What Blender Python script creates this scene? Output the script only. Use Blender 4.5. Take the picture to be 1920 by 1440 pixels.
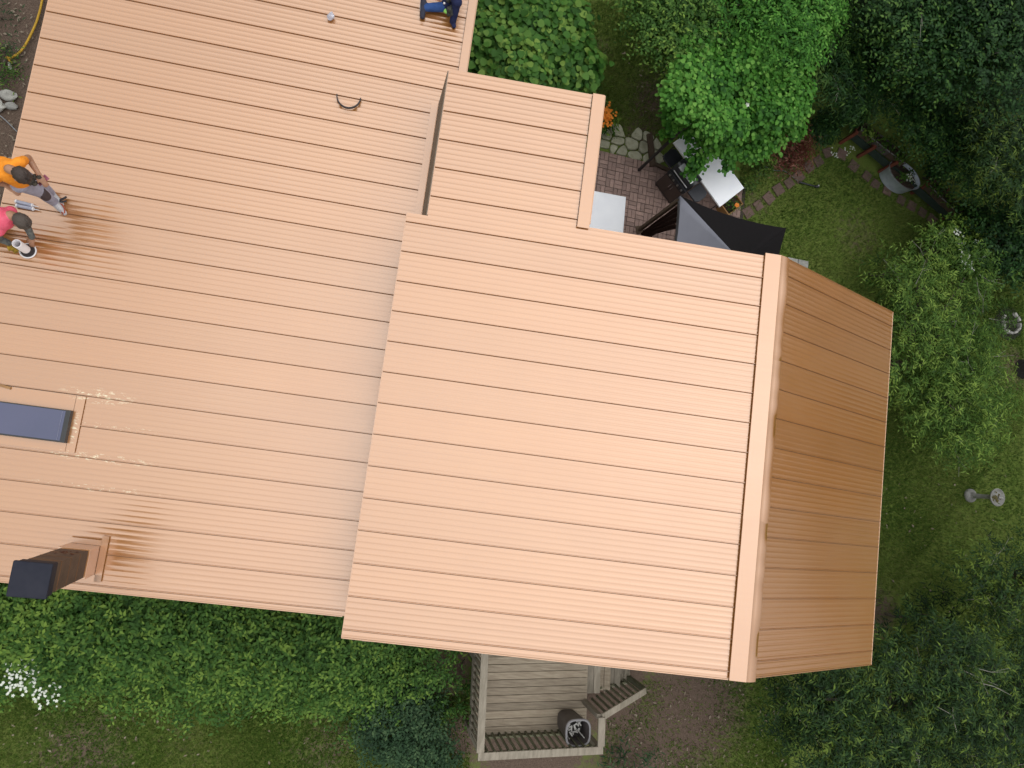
import bpy, bmesh, math, random
import numpy as np
from mathutils import Vector, Matrix

random.seed(7)
rng = np.random.default_rng(11)
R_ = math.radians
for o in list(bpy.data.objects):
    bpy.data.objects.remove(o)
scn = bpy.context.scene
col = scn.collection

# ------------------------------------------------------------------ camera
# survey camera of the photograph: focal 1333 px on a 1920x1440 frame, plumb point at pixel (640, 850).
# World: Z up, X along the roof seams, Y along the eaves, camera 15 m above the garden.
FPX, CX, CY, HC = 1333.0, 960.0, 720.0, 15.0
def nrm(v):
    v = np.asarray(v, float); return v / np.linalg.norm(v)
_n = nrm([640 - CX, 850 - CY, FPX]); _e = nrm([1340, -10320, FPX])
_up = -_n; _e = nrm(_e - _up * np.dot(_e, _up)); _x = np.cross(_e, _up)
RC = np.array([_x, _e, _up])
cam_d = bpy.data.cameras.new('camera'); cam = bpy.data.objects.new('camera', cam_d); col.objects.link(cam)
cam_d.sensor_width = 36; cam_d.lens = FPX / 1920 * 36; cam_d.clip_start = .1; cam_d.clip_end = 2000
M = Matrix.Identity(4)
for i in range(3):
    M[i][0] = RC[i][0]; M[i][1] = -RC[i][1]; M[i][2] = -RC[i][2]
M[2][3] = HC
cam.matrix_world = M
scn.camera = cam

# ------------------------------------------------------------------ sky, sun, exposure (bright overcast)
SUN_EL, SUN_AZ = R_(72), R_(70)     # veiled sun, high, on the +X side
w = bpy.data.worlds.new('World'); scn.world = w; w.use_nodes = True
nt = w.node_tree; N = nt.nodes; L = nt.links
N.clear()
out = N.new('ShaderNodeOutputWorld'); bg = N.new('ShaderNodeBackground'); bg.inputs[1].default_value = .1
sky = N.new('ShaderNodeTexSky'); sky.sky_type = 'NISHITA'; sky.sun_disc = False
sky.sun_elevation = SUN_EL; sky.sun_rotation = SUN_AZ; sky.dust_density = 4
hs = N.new('ShaderNodeHueSaturation'); hs.inputs['Saturation'].default_value = .25
tc = N.new('ShaderNodeTexCoord'); sp = N.new('ShaderNodeSeparateXYZ')
mp = N.new('ShaderNodeMapRange'); mp.inputs[3].default_value = .26; mp.inputs[4].default_value = 1.0   # overcast: zenith about three times the horizon
cc = N.new('ShaderNodeMix'); cc.data_type = 'RGBA'; cc.inputs[6].default_value = (0, 0, 0, 1); cc.inputs[7].default_value = (13.2, 13.8, 13.5, 1)
mx = N.new('ShaderNodeMix'); mx.data_type = 'RGBA'; mx.inputs[0].default_value = .82
L.new(tc.outputs['Generated'], sp.inputs[0]); L.new(sp.outputs[2], mp.inputs[0]); L.new(mp.outputs[0], cc.inputs[0])
L.new(sky.outputs[0], hs.inputs['Color']); L.new(hs.outputs[0], mx.inputs[6]); L.new(cc.outputs[2], mx.inputs[7])
L.new(mx.outputs[2], bg.inputs[0]); L.new(bg.outputs[0], out.inputs[0])
sd = bpy.data.lights.new('sun', 'SUN'); sd.energy = .5; sd.angle = R_(80); sd.color = (1, .97, .92)
so = bpy.data.objects.new('sun', sd); col.objects.link(so)
so.rotation_euler = Vector((math.sin(SUN_AZ) * math.cos(SUN_EL), math.cos(SUN_AZ) * math.cos(SUN_EL), math.sin(SUN_EL))).to_track_quat('Z', 'Y').to_euler()
scn.view_settings.view_transform = 'Standard'; scn.view_settings.look = 'None'
scn.view_settings.exposure = .45; scn.view_settings.gamma = 1
scn.view_settings.use_curve_mapping = False
scn.cycles.max_bounces = 4; scn.cycles.diffuse_bounces = 2; scn.cycles.glossy_bounces = 2; scn.cycles.transmission_bounces = 2
scn.render.resolution_x = 1024; scn.render.resolution_y = 768

# ------------------------------------------------------------------ pixel rays -> positions on known surfaces
def ray(px, py): return RC @ np.array([(px - CX) / FPX, (py - CY) / FPX, 1.])
def at(px, py, z=0.):
    r = ray(px, py); p = np.array([0, 0, HC]) + r * ((z - HC) / r[2]); return Vector(p)
T1, T2, T3 = math.tan(R_(7.66)), math.tan(R_(5.17)), -math.tan(R_(24.05))
Z1, Z2 = 5.58, 4.62
RIDX = 5.53; RIDZ = Z1 + RIDX * T1
def zl(x): return Z2 + x * T2                # lower (left) roof
def zr(x): return Z1 + x * T1                # upper roof, up to the ridge
def zs(x): return RIDZ + (x - RIDX) * T3     # far slope beyond the ridge
def onl(px, py, h=0.):                       # point h above the lower roof
    r = ray(px, py); t = (Z2 + h - HC) / (r[2] - r[0] * T2); return Vector((r[0] * t, r[1] * t, HC + r[2] * t))

# ------------------------------------------------------------------ object helpers
def tag(o, label=None, cat=None, group=None, kind=None):
    if label: o['label'] = label
    if cat: o['category'] = cat
    if group: o['group'] = group
    if kind: o['kind'] = kind
    return o
def empty(name, loc, label=None, cat=None, group=None, rz=0):
    o = bpy.data.objects.new(name, None); col.objects.link(o); o.location = loc; o.rotation_euler = (0, 0, rz)
    o.empty_display_size = .1
    return tag(o, label, cat, group)
def root_loc(o):
    v = Vector((0, 0, 0))
    while o is not None: v += o.location; o = o.parent
    return v
def link(name, me, parent=None, loc=None, mat=None):
    o = bpy.data.objects.new(name, me); col.objects.link(o); o.parent = parent
    if loc is not None: o.location = loc
    if mat is not None and not me.materials: me.materials.append(mat)
    return o
class MB:
    """collects faces; build() links them as one mesh object"""
    def __init__(s): s.v = []; s.f = []; s.m = []; s.mi = 0; s.smooth = False
    def poly(s, pts):
        b = len(s.v); s.v += [tuple(p) for p in pts]; s.f.append(tuple(range(b, b + len(pts)))); s.m.append(s.mi)
    def box(s, c, size, rz=0, axes=None, top_scale=1):
        hx, hy, hz = size[0] / 2, size[1] / 2, size[2] / 2
        if axes is None:
            ca, sa = math.cos(rz), math.sin(rz); axes = ((ca, sa, 0), (-sa, ca, 0), (0, 0, 1))
        X, Y, Z = [Vector(a) for a in axes]; c = Vector(c); b = len(s.v)
        for dz in (-1, 1):
            k = top_scale if dz > 0 else 1
            for dx, dy in ((-1, -1), (1, -1), (1, 1), (-1, 1)):
                s.v.append(tuple(c + X * (dx * hx * k) + Y * (dy * hy * k) + Z * (dz * hz)))
        for q in ((3, 2, 1, 0), (4, 5, 6, 7), (0, 1, 5, 4), (1, 2, 6, 5), (2, 3, 7, 6), (3, 0, 4, 7)):
            s.f.append(tuple(b + i for i in q)); s.m.append(s.mi)
    def bar(s, a, b, w_, h_, upv=(0, 0, 1)):
        a, b = Vector(a), Vector(b); X = (b - a); ln = X.length; X.normalize()
        Y = Vector(upv).cross(X)
        if Y.length < 1e-4: Y = Vector((1, 0, 0)).cross(X)
        Y.normalize(); Z = X.cross(Y)
        s.box((a + b) / 2, (ln, w_, h_), axes=(X, Y, Z))
    def tube(s, pts, radii, seg=8, cap=True):
        pts = [Vector(p) for p in pts]
        if not hasattr(radii, '__len__'): radii = [radii] * len(pts)
        b0 = len(s.v); prev = None
        for i, p in enumerate(pts):
            d = (pts[min(i + 1, len(pts) - 1)] - pts[max(i - 1, 0)]).normalized()
            if prev is None:
                u = d.cross(Vector((0, 0, 1)))
                if u.length < .1: u = d.cross(Vector((1, 0, 0)))
            else: u = prev - d * prev.dot(d)
            u.normalize(); prev = u; v = d.cross(u)
            for k in range(seg):
                a = 2 * math.pi * k / seg
                s.v.append(tuple(p + (u * math.cos(a) + v * math.sin(a)) * radii[i]))
        for i in range(len(pts) - 1):
            for k in range(seg):
                k2 = (k + 1) % seg; a = b0 + i * seg
                s.f.append((a + k, a + k2, a + seg + k2, a + seg + k)); s.m.append(s.mi)
        if cap:
            s.f.append(tuple(b0 + k for k in reversed(range(seg)))); s.m.append(s.mi)
            e = b0 + (len(pts) - 1) * seg
            s.f.append(tuple(e + k for k in range(seg))); s.m.append(s.mi)
    def lathe(s, c, prof, seg=20, squash=(1, 1), axes=None, power=1):
        c = Vector(c); b0 = len(s.v)
        X, Y, Z = [Vector(a) for a in (axes or ((1, 0, 0), (0, 1, 0), (0, 0, 1)))]
        for r, z in prof:
            for k in range(seg):
                a = 2 * math.pi * k / seg; ca, sa = math.cos(a), math.sin(a)
                ca = math.copysign(abs(ca) ** power, ca); sa = math.copysign(abs(sa) ** power, sa)
                s.v.append(tuple(c + X * (r * ca * squash[0]) + Y * (r * sa * squash[1]) + Z * z))
        for i in range(len(prof) - 1):
            for k in range(seg):
                k2 = (k + 1) % seg; a = b0 + i * seg
                s.f.append((a + k, a + k2, a + seg + k2, a + seg + k)); s.m.append(s.mi)
    def ball(s, c, r, seg=10, rings=6, jit=0, sq=(1, 1, 1), rnd=random):
        c = Vector(c); b0 = len(s.v)
        for i in range(rings + 1):
            th = math.pi * i / rings
            for k in range(seg):
                a = 2 * math.pi * k / seg; q = r * (1 + rnd.uniform(-jit, jit))
                s.v.append((c.x + q * math.sin(th) * math.cos(a) * sq[0], c.y + q * math.sin(th) * math.sin(a) * sq[1], c.z + q * math.cos(th) * sq[2]))
        for i in range(rings):
            for k in range(seg):
                k2 = (k + 1) % seg; a = b0 + i * seg
                s.f.append((a + k, a + seg + k, a + seg + k2, a + k2)); s.m.append(s.mi)
    def prism(s, outline, z0, z1, bevel=0.):
        """outline: counter-clockwise xy points"""
        n = len(outline); cx = sum(p[0] for p in outline) / n; cy = sum(p[1] for p in outline) / n; b = len(s.v)
        rings = [(0, z0), (0, z1 - bevel), (bevel, z1)] if bevel else [(0, z0), (0, z1)]
        for ins, z in rings:
            for p in outline:
                dx, dy = cx - p[0], cy - p[1]; d = math.hypot(dx, dy) + 1e-9
                s.v.append((p[0] + dx / d * ins, p[1] + dy / d * ins, z))
        for r in range(len(rings) - 1):
            for k in range(n):
                k2 = (k + 1) % n
                s.f.append((b + r * n + k, b + r * n + k2, b + (r + 1) * n + k2, b + (r + 1) * n + k)); s.m.append(s.mi)
        s.f.append(tuple(b + (len(rings) - 1) * n + k for k in range(n))); s.m.append(s.mi)
    def mesh(s, name, mats, origin=(0, 0, 0)):
        me = bpy.data.meshes.new(name); o = Vector(origin)
        me.from_pydata([tuple(Vector(v) - o) for v in s.v], [], s.f)
        for m in (mats if isinstance(mats, (list, tuple)) else [mats]): me.materials.append(m)
        if any(s.m): me.polygons.foreach_set('material_index', s.m)
        if s.smooth: me.polygons.foreach_set('use_smooth', [True] * len(s.f))
        if s.smooth:
            bm = bmesh.new(); bm.from_mesh(me); bmesh.ops.remove_doubles(bm, verts=bm.verts, dist=1e-5)
            for e in bm.edges:
                if len(e.link_faces) == 2 and e.calc_face_angle(0) > R_(50): e.smooth = False
            bm.to_mesh(me); bm.free()
        me.update(); return me
    def build(s, name, mats, parent=None, origin=None, bevel=0.):
        org = root_loc(parent) if parent is not None else Vector((0, 0, 0))
        loc = None
        if origin is not None: loc = Vector(origin) - org; org = Vector(origin)
        ob = link(name, s.mesh(name, mats, org), parent, loc)
        if bevel:
            bv = ob.modifiers.new('bevel', 'BEVEL'); bv.width = bevel; bv.segments = 2; bv.limit_method = 'ANGLE'
        return ob
def np_mesh(name, V, F, mat, smooth=False, tone=None):
    """V (n,3) floats, F (m,k) indices, all faces alike"""
    me = bpy.data.meshes.new(name); V = np.ascontiguousarray(V, np.float32); F = np.ascontiguousarray(F, np.int32)
    k = F.shape[1]
    me.vertices.add(len(V)); me.vertices.foreach_set('co', V.ravel())
    me.loops.add(F.size); me.loops.foreach_set('vertex_index', F.ravel())
    me.polygons.add(len(F)); me.polygons.foreach_set('loop_start', np.arange(0, F.size, k, dtype=np.int32))
    me.polygons.foreach_set('loop_total', np.full(len(F), k, np.int32))
    if smooth: me.polygons.foreach_set('use_smooth', np.ones(len(F), bool))
    if tone is not None:
        a = me.attributes.new('tone', 'FLOAT', 'POINT'); a.data.foreach_set('value', np.ascontiguousarray(tone, np.float32))
    me.materials.append(mat); me.update(calc_edges=True); me.validate()
    return me

# ------------------------------------------------------------------ materials
def nodes(name):
    m = bpy.data.materials.new(name); m.use_nodes = True
    return m, m.node_tree.nodes, m.node_tree.links, m.node_tree.nodes['Principled BSDF']
def mixc(N, L, fac, a, b, mode='MIX'):
    n = N.new('ShaderNodeMix'); n.data_type = 'RGBA'; n.blend_type = mode
    for i, v in ((0, fac), (6, a), (7, b)):
        if hasattr(v, 'is_linked') or hasattr(v, 'links'): L.new(v, n.inputs[i])
        elif i == 0: n.inputs[0].default_value = v
        else: n.inputs[i].default_value = (*v, 1)
    return n.outputs[2]
def noise(N, L, vec, scale, detail=4, rough=.55):
    n = N.new('ShaderNodeTexNoise'); n.inputs['Scale'].default_value = scale; n.inputs['Detail'].default_value = detail
    n.inputs['Roughness'].default_value = rough
    if vec is not None: L.new(vec, n.inputs['Vector'])
    return n.outputs[0]
def ramp(N, L, fac, stops):
    n = N.new('ShaderNodeValToRGB'); e = n.color_ramp.elements
    while len(e) < len(stops): e.new(.5)
    for i, (p, c) in enumerate(stops):
        e[i].position = p; e[i].color = (*c, 1) if hasattr(c, '__len__') else (c, c, c, 1)
    L.new(fac, n.inputs[0]); return n.outputs[0]
def scaled(N, L, vec, s):
    n = N.new('ShaderNodeMapping'); n.inputs['Scale'].default_value = s; L.new(vec, n.inputs[0]); return n.outputs[0]
def pos(N): return N.new('ShaderNodeNewGeometry').outputs['Position']
def mk(name, c1, c2=None, scale=6., rough=.6, metal=0., bump=0., bscale=None, stretch=(1, 1, 1), spec=.5, wear=None):
    m, N, L, b = nodes(name)
    c2 = c2 or tuple(x * .8 for x in c1)
    p = scaled(N, L, pos(N), stretch)
    f = ramp(N, L, noise(N, L, p, scale), [(.3, 0.), (.7, 1.)])
    c = mixc(N, L, f, c1, c2)
    oi = N.new('ShaderNodeObjectInfo')
    hv = N.new('ShaderNodeHueSaturation'); mr = N.new('ShaderNodeMapRange'); mr.inputs[3].default_value = .82; mr.inputs[4].default_value = 1.18
    L.new(oi.outputs['Random'], mr.inputs[0]); L.new(mr.outputs[0], hv.inputs['Value']); L.new(c, hv.inputs['Color']); c = hv.outputs[0]
    if wear: c = mixc(N, L, ramp(N, L, noise(N, L, pos(N), wear[1], 6, .7), [(wear[2], 0.), (wear[2] + .08, 1.)]), c, wear[0])
    L.new(c, b.inputs['Base Color'])
    b.inputs['Roughness'].default_value = rough; b.inputs['Metallic'].default_value = metal
    b.inputs['Specular IOR Level'].default_value = spec
    if bump:
        bp = N.new('ShaderNodeBump'); bp.inputs['Strength'].default_value = bump; bp.inputs['Distance'].default_value = .02
        L.new(noise(N, L, p, bscale or scale * 4), bp.inputs['Height']); L.new(bp.outputs[0], b.inputs['Normal'])
    return m

# copper-tone metallic coating of the roof
def roof_material():
    m, N, L, b = nodes('copper_roof_paint')
    p = pos(N)
    big = noise(N, L, p, .35, 3)
    streak = noise(N, L, scaled(N, L, p, (.5, 14, 1)), 1.6, 3)
    c = mixc(N, L, ramp(N, L, big, [(.35, 0.), (.65, 1.)]), (.395, .146, .024), (.405, .156, .028))
    c = mixc(N, L, ramp(N, L, streak, [(.3, 0.), (.7, .5)]), c, (.378, .136, .022))
    oi = N.new('ShaderNodeObjectInfo'); mrv = N.new('ShaderNodeMapRange'); mrv.inputs[3].default_value = .965; mrv.inputs[4].default_value = 1.035
    L.new(oi.outputs['Random'], mrv.inputs[0]); hv = N.new('ShaderNodeHueSaturation'); L.new(mrv.outputs[0], hv.inputs['Value']); L.new(c, hv.inputs['Color']); c = hv.outputs[0]
    # scuffed, chalky paint round the skylight
    sx = N.new('ShaderNodeSeparateXYZ'); L.new(p, sx.inputs[0])
    def box_mask(cx, cy, rx, ry):
        d = N.new('ShaderNodeVectorMath'); d.operation = 'SUBTRACT'; d.inputs[1].default_value = (cx, cy, 0); L.new(p, d.inputs[0])
        d2 = N.new('ShaderNodeVectorMath'); d2.operation = 'MULTIPLY'; d2.inputs[1].default_value = (1 / rx, 1 / ry, 0); L.new(d.outputs[0], d2.inputs[0])
        d3 = N.new('ShaderNodeVectorMath'); d3.operation = 'LENGTH'; L.new(d2.outputs[0], d3.inputs[0])
        mr = N.new('ShaderNodeMapRange'); mr.inputs[1].default_value = 1.; mr.inputs[2].default_value = .3; L.new(d3.outputs['Value'], mr.inputs[0])
        return mr.outputs[0]
    flake = noise(N, L, scaled(N, L, p, (1, 3.2, 1)), 9, 6, .75)
    for (cx, cy, rx, ry, lim) in ((-3.3, .345, .55, .12, .54), (-3.0, -.06, .7, .06, .58), (-3.2, -.48, 1.0, .07, .56), (-3.51, -.12, .05, .26, .53), (-3.1, -.88, .9, .06, .58)):
        k = N.new('ShaderNodeMath'); k.operation = 'MULTIPLY'; L.new(box_mask(cx, cy, rx, ry), k.inputs[0]); L.new(ramp(N, L, flake, [(lim, 0.), (lim + .04, 1.)]), k.inputs[1])
        c = mixc(N, L, k.outputs[0], c, (.70, .58, .36))
    L.new(c, b.inputs['Base Color'])
    b.inputs['Metallic'].default_value = .45; b.inputs['Coat Weight'].default_value = 1.; b.inputs['Coat IOR'].default_value = 2.40
    L.new(ramp(N, L, noise(N, L, scaled(N, L, p, (1, 1.6, 1)), .9, 5, .6), [(.3, .19), (.7, .27)]), b.inputs['Coat Roughness'])
    L.new(ramp(N, L, noise(N, L, p, 2.2, 4), [(.3, .34), (.7, .41)]), b.inputs['Roughness'])
    bp = N.new('ShaderNodeBump'); bp.inputs['Strength'].default_value = .12; bp.inputs['Distance'].default_value = .03
    L.new(noise(N, L, scaled(N, L, p, (.7, 2.5, 1)), 1.8, 2), bp.inputs['Height']); L.new(bp.outputs[0], b.inputs['Normal'])
    return m
ROOF = roof_material()
SEAM = mk('seam_gap_dark', (.16, .075, .032), (.20, .09, .04), 8, .7, .3)  # shade of the seam gaps put into a dark colour; also siding joints
BROWN_WALL = mk('brown_siding', (.20, .155, .115), (.16, .12, .09), 3, .7, bump=.2)
WALL = mk('tan_siding', (.42, .37, .30), (.38, .33, .26), 2, .7, bump=.2)
CHIM = mk('chimney_siding', (.10, .058, .038), (.062, .037, .026), 5, .7, bump=.4, wear=((.10, .02, .01), 9, .70))
CAPM = mk('chimney_cap_steel', (.016, .017, .028), (.026, .026, .038), 5, .6, 0, spec=.15)
GLASS = mk('skylight_glass', (.075, .08, .15), (.09, .09, .165), 1.3, .16, 0, spec=.6)
GASKET = mk('skylight_frame', (.03, .028, .03), None, 8, .5)
PVC = mk('pvc_white', (.74, .70, .72), (.66, .62, .64), 8, .4)
RUBBER = mk('black_rubber', (.022, .018, .022), None, 8, .6)
WOOD = mk('weathered_deck_wood', (.36, .295, .225), (.22, .17, .125), 3.0, .85, bump=.5, bscale=24, stretch=(1.0, 9, 1), wear=((.12, .075, .05), 3.5, .66))
WOODY = mk('weathered_rail_wood', (.31, .265, .215), (.19, .16, .125), 3.0, .85, bump=.5, bscale=20, stretch=(5, 1, 1), wear=((.12, .10, .085), 4, .64))
MOSSW = mk('mossy_wood', (.15, .145, .09), (.10, .095, .06), 6, .9, bump=.4)
TIMBER = mk('dark_timber', (.10, .066, .046), (.07, .045, .03), 6, .9, bump=.4)
REDW = mk('red_stained_wood', (.17, .042, .022), (.11, .03, .018), 7, .8, bump=.3)
PAVER = mk('clay_paver', (.34, .225, .195), (.26, .175, .155), 9, .85, bump=.4)
STONEM = mk('flagstone', (.46, .44, .34), (.31, .30, .21), 7, .9, bump=.6, wear=((.08, .10, .04), 6, .62))
STEPM = mk('stepping_stone', (.16, .10, .085), (.12, .078, .066), 7, .9, bump=.5)
WHITEP = mk('white_plastic', (.88, .88, .94), (.82, .82, .89), 3, .45, wear=((.58, .57, .60), 4, .68))
BLACKM = mk('black_enamel', (.022, .022, .028), (.03, .03, .036), 6, .32)
DKMET = mk('dark_grey_metal', (.05, .05, .062), None, 6, .38, .4)
STEEL = mk('stainless_steel', (.55, .55, .57), (.42, .42, .45), 5, .28, 1.)
BRNDOOR = mk('grill_cabinet', (.07, .048, .042), None, 5, .5)
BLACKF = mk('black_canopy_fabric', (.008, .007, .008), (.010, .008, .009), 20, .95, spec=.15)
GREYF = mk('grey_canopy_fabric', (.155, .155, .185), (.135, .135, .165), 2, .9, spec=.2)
BROWNF = mk('brown_curtain', (.035, .018, .015), None, 12, .95, spec=.1)
GALV = mk('galvanised_steel', (.62, .68, .78), (.44, .50, .60), 6, .45, .15)
CONC = mk('cast_concrete', (.36, .345, .33), (.25, .24, .23), 9, .9, bump=.5, wear=((.10, .11, .06), 8, .6))
CHARS = mk('char', (.025, .022, .02), None, 8, .95, bump=.5)
WHITES = mk('pale_stone', (.50, .48, .45), (.34, .32, .30), 9, .9, bump=.5)
SOILM = mk('potting_soil', (.06, .035, .025), (.035, .022, .016), 20, 1., bump=.8)
YELLOW = mk('yellow_rope', (.50, .30, .02), (.38, .20, .02), 30, .7)
GREYBIN = mk('grey_brown_bin_plastic', (.105, .088, .088), (.085, .07, .07), 4, .5)
BINRIM = mk('bin_rim_plastic', (.23, .215, .23), None, 4, .45)
PAPER = mk('paper_scraps', (.40, .385, .37), (.26, .25, .24), 14, .8)
BARK = mk('bark', (.105, .085, .065), (.06, .048, .036), 9, .95, bump=.8, stretch=(1, 1, .3))
TWIG = mk('pale_twig', (.27, .25, .22), (.18, .165, .14), 9, .9)
ORANGE = mk('orange_petals', (.75, .17, .01), (.85, .28, .02), 30, .6)
WHITEFL = mk('white_petals', (.75, .76, .70), (.62, .64, .56), 30, .7)

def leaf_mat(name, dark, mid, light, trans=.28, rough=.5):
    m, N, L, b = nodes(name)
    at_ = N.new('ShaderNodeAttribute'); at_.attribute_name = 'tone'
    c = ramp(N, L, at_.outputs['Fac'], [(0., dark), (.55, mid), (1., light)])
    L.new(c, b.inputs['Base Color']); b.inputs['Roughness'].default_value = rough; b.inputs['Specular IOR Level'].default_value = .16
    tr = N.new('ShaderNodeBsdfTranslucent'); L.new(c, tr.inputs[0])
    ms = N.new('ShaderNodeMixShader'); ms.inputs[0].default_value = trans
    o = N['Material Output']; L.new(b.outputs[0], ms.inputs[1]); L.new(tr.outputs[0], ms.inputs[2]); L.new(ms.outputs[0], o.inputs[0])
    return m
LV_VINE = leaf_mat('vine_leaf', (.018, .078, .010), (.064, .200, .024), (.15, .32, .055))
LV_GRAPE = leaf_mat('broad_leaf', (.022, .072, .012), (.062, .165, .026), (.20, .31, .060))
LV_DARK = leaf_mat('dark_tree_leaf', (.007, .026, .007), (.023, .066, .015), (.085, .155, .028), .18)
LV_HEDGE = leaf_mat('hedge_leaf', (.018, .058, .008), (.062, .140, .024), (.18, .275, .045))
LV_WILLOW = leaf_mat('willow_leaf', (.024, .056, .009), (.070, .140, .022), (.21, .30, .055))
LV_PINE = leaf_mat('feathery_leaf', (.006, .018, .006), (.021, .054, .012), (.125, .18, .025), .15)
LV_BLUE = leaf_mat('blue_green_leaf', (.016, .042, .018), (.036, .080, .034), (.085, .14, .06))
LV_RED = leaf_mat('dark_red_leaf', (.06, .014, .010), (.13, .036, .024), (.30, .14, .10))
LV_GRASS = leaf_mat('grass_blade', (.052, .105, .016), (.110, .170, .030), (.20, .23, .065), .2)

# ------------------------------------------------------------------ the ground
DIRT = [(at(1235, 190), 1.2, .55), (at(1200, 250), .9, .5), (at(1290, 1330), 2.0, .75), (at(1205, 1420), 1.8, .7), (at(1010, 1225), .9, .6),
        (at(60, 60), 2.6, .9), (at(-40, 250), 2.6, .9), (at(40, 200), 2.2, .9), (at(1120, 90), .7, .4), (at(1610, 440), 1.3, .35), (at(1420, 380), .7, .4),
        (at(150, 1420), 1.6, .5), (at(620, 1400), 1.3, .45), (at(1905, 690), 1.0, .5), (at(1480, 300), .8, .5), (at(1640, 1150), 1.0, .6),
        (at(870, 1380), .8, .7), (at(840, 1260), 1.0, .6), (at(350, 1390), 1.0, .35), (at(1240, 60), .8, .4), (at(1000, 1400), 1.6, .9), (at(1150, 1300), 1.2, .9)]
def dirt_amount(x, y):
    d = np.zeros_like(x)
    for c, r, a in DIRT:
        d = np.maximum(d, a * np.clip(1.25 - np.hypot(x - c.x, y - c.y) / r, 0, 1))
    return d
def ground_material():
    m, N, L, b = nodes('lawn_and_soil'); p = pos(N)
    n1 = noise(N, L, p, 1.1, 6, .65); n2 = noise(N, L, p, 9, 5, .7); n3 = noise(N, L, p, 42, 3, .7)
    g = mixc(N, L, ramp(N, L, n1, [(.35, 0.), (.65, 1.)]), (.088, .135, .024), (.130, .158, .038))
    g = mixc(N, L, ramp(N, L, n3, [(.42, 0.), (.66, .8)]), g, (.15, .205, .046))
    g = mixc(N, L, ramp(N, L, n2, [(.55, 0.), (.75, .7)]), g, (.105, .080, .040))
    dm = N.new('ShaderNodeAttribute'); dm.attribute_name = 'dirt'
    ad = N.new('ShaderNodeMath'); ad.operation = 'MULTIPLY_ADD'; ad.inputs[1].default_value = .9; L.new(n2, ad.inputs[0]); L.new(dm.outputs['Fac'], ad.inputs[2])
    dirt = mixc(N, L, ramp(N, L, n3, [(.35, 0.), (.7, 1.)]), (.155, .108, .085), (.080, .056, .044))
    dirt = mixc(N, L, ramp(N, L, noise(N, L, p, 26, 5, .8), [(.62, 0.), (.68, .8)]), dirt, (.26, .22, .19))
    c = mixc(N, L, ramp(N, L, ad.outputs[0], [(.72, 0.), (1.0, 1.)]), g, dirt)
    L.new(c, b.inputs['Base Color']); b.inputs['Roughness'].default_value = 1; b.inputs['Specular IOR Level'].default_value = .1
    bp = N.new('ShaderNodeBump'); bp.inputs['Strength'].default_value = .6; bp.inputs['Distance'].default_value = .03
    L.new(n3, bp.inputs['Height']); L.new(bp.outputs[0], b.inputs['Normal'])
    return m
gx = np.concatenate([[-600, -150, -40], np.arange(-14, 24.1, .25), [50, 150, 600]]); gy = np.concatenate([[-600, -150, -40], np.arange(-14, 22.1, .25), [50, 150, 600]])
GX, GY = np.meshgrid(gx, gy); nxg, nyg = len(gx), len(gy)
idx = np.arange(nxg * nyg).reshape(nyg, nxg)
GF = np.stack([idx[:-1, :-1].ravel(), idx[:-1, 1:].ravel(), idx[1:, 1:].ravel(), idx[1:, :-1].ravel()], 1)
gme = np_mesh('ground', np.stack([GX.ravel(), GY.ravel(), np.full(GX.size, -.03)], 1), GF, ground_material())
a_ = gme.attributes.new('dirt', 'FLOAT', 'POINT'); a_.data.foreach_set('value', dirt_amount(GX.ravel(), GY.ravel()).astype(np.float32))
tag(link('ground', gme), kind='structure')

# grass blades where lawn shows
def blades(px_poly, n):
    P = [at(*q) for q in px_poly]; xs = [p.x for p in P]; ys = [p.y for p in P]
    X = rng.uniform(min(xs), max(xs), n * 3); Y = rng.uniform(min(ys), max(ys), n * 3); ins = np.zeros(len(X), bool)
    for i in range(len(P)):
        a, b = P[i], P[(i + 1) % len(P)]
        c = (a.y > Y) != (b.y > Y); t = (b.x - a.x) * (Y - a.y) / ((b.y - a.y) or 1e-9) + a.x
        ins ^= c & (X < t)
    k = ins & (rng.random(len(X)) > dirt_amount(X, Y) * 1.25); return X[k][:n], Y[k][:n]
GXs, GYs = [], []
for poly, n in (([(1390, 290), (1560, 280), (1800, 420), (1920, 520), (1920, 800), (1640, 1150), (1640, 560), (1480, 500), (1380, 420)], 52000),
                ([(1640, 560), (1920, 560), (1920, 1250), (1600, 1250)], 36000),
                ([(0, 1300), (880, 1300), (880, 1460), (-40, 1460)], 36000),
                ([(1080, 0), (1260, 0), (1260, 260), (1120, 260), (1080, 150)], 14000),
                ([(1130, 1280), (1480, 1270), (1480, 1460), (1130, 1460)], 9000), ([(-150, -30), (90, -30), (0, 400), (-150, 400)], 1500)):
    X, Y = blades(poly, n); GXs.append(X); GYs.append(Y)
X = np.concatenate(GXs); Y = np.concatenate(GYs); n = len(X)
ang = rng.uniform(0, 2 * np.pi, n); hgt = rng.uniform(.04, .10, n); wd = rng.uniform(.006, .012, n); ln = rng.uniform(.02, .075, n)
dx, dy = np.cos(ang), np.sin(ang)
V = np.zeros((n, 3, 3)); V[:, 0] = np.stack([X - dy * wd, Y + dx * wd, np.full(n, -.03)], 1); V[:, 1] = np.stack([X + dy * wd, Y - dx * wd, np.full(n, -.03)], 1)
V[:, 2] = np.stack([X + dx * ln, Y + dy * ln, hgt - .03], 1)
tone = np.clip(.45 + .22 * np.sin(X * 1.7 + 2 * np.sin(Y * 1.3)) + rng.normal(0, .30, n), 0, 1)
gr = link('lawn_grass', np_mesh('lawn_grass', V.reshape(-1, 3), np.arange(3 * n).reshape(-1, 3), LV_GRASS, tone=np.repeat(tone, 3)))
tag(gr, 'short patchy green lawn around the house', 'grass', kind='stuff')

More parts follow.
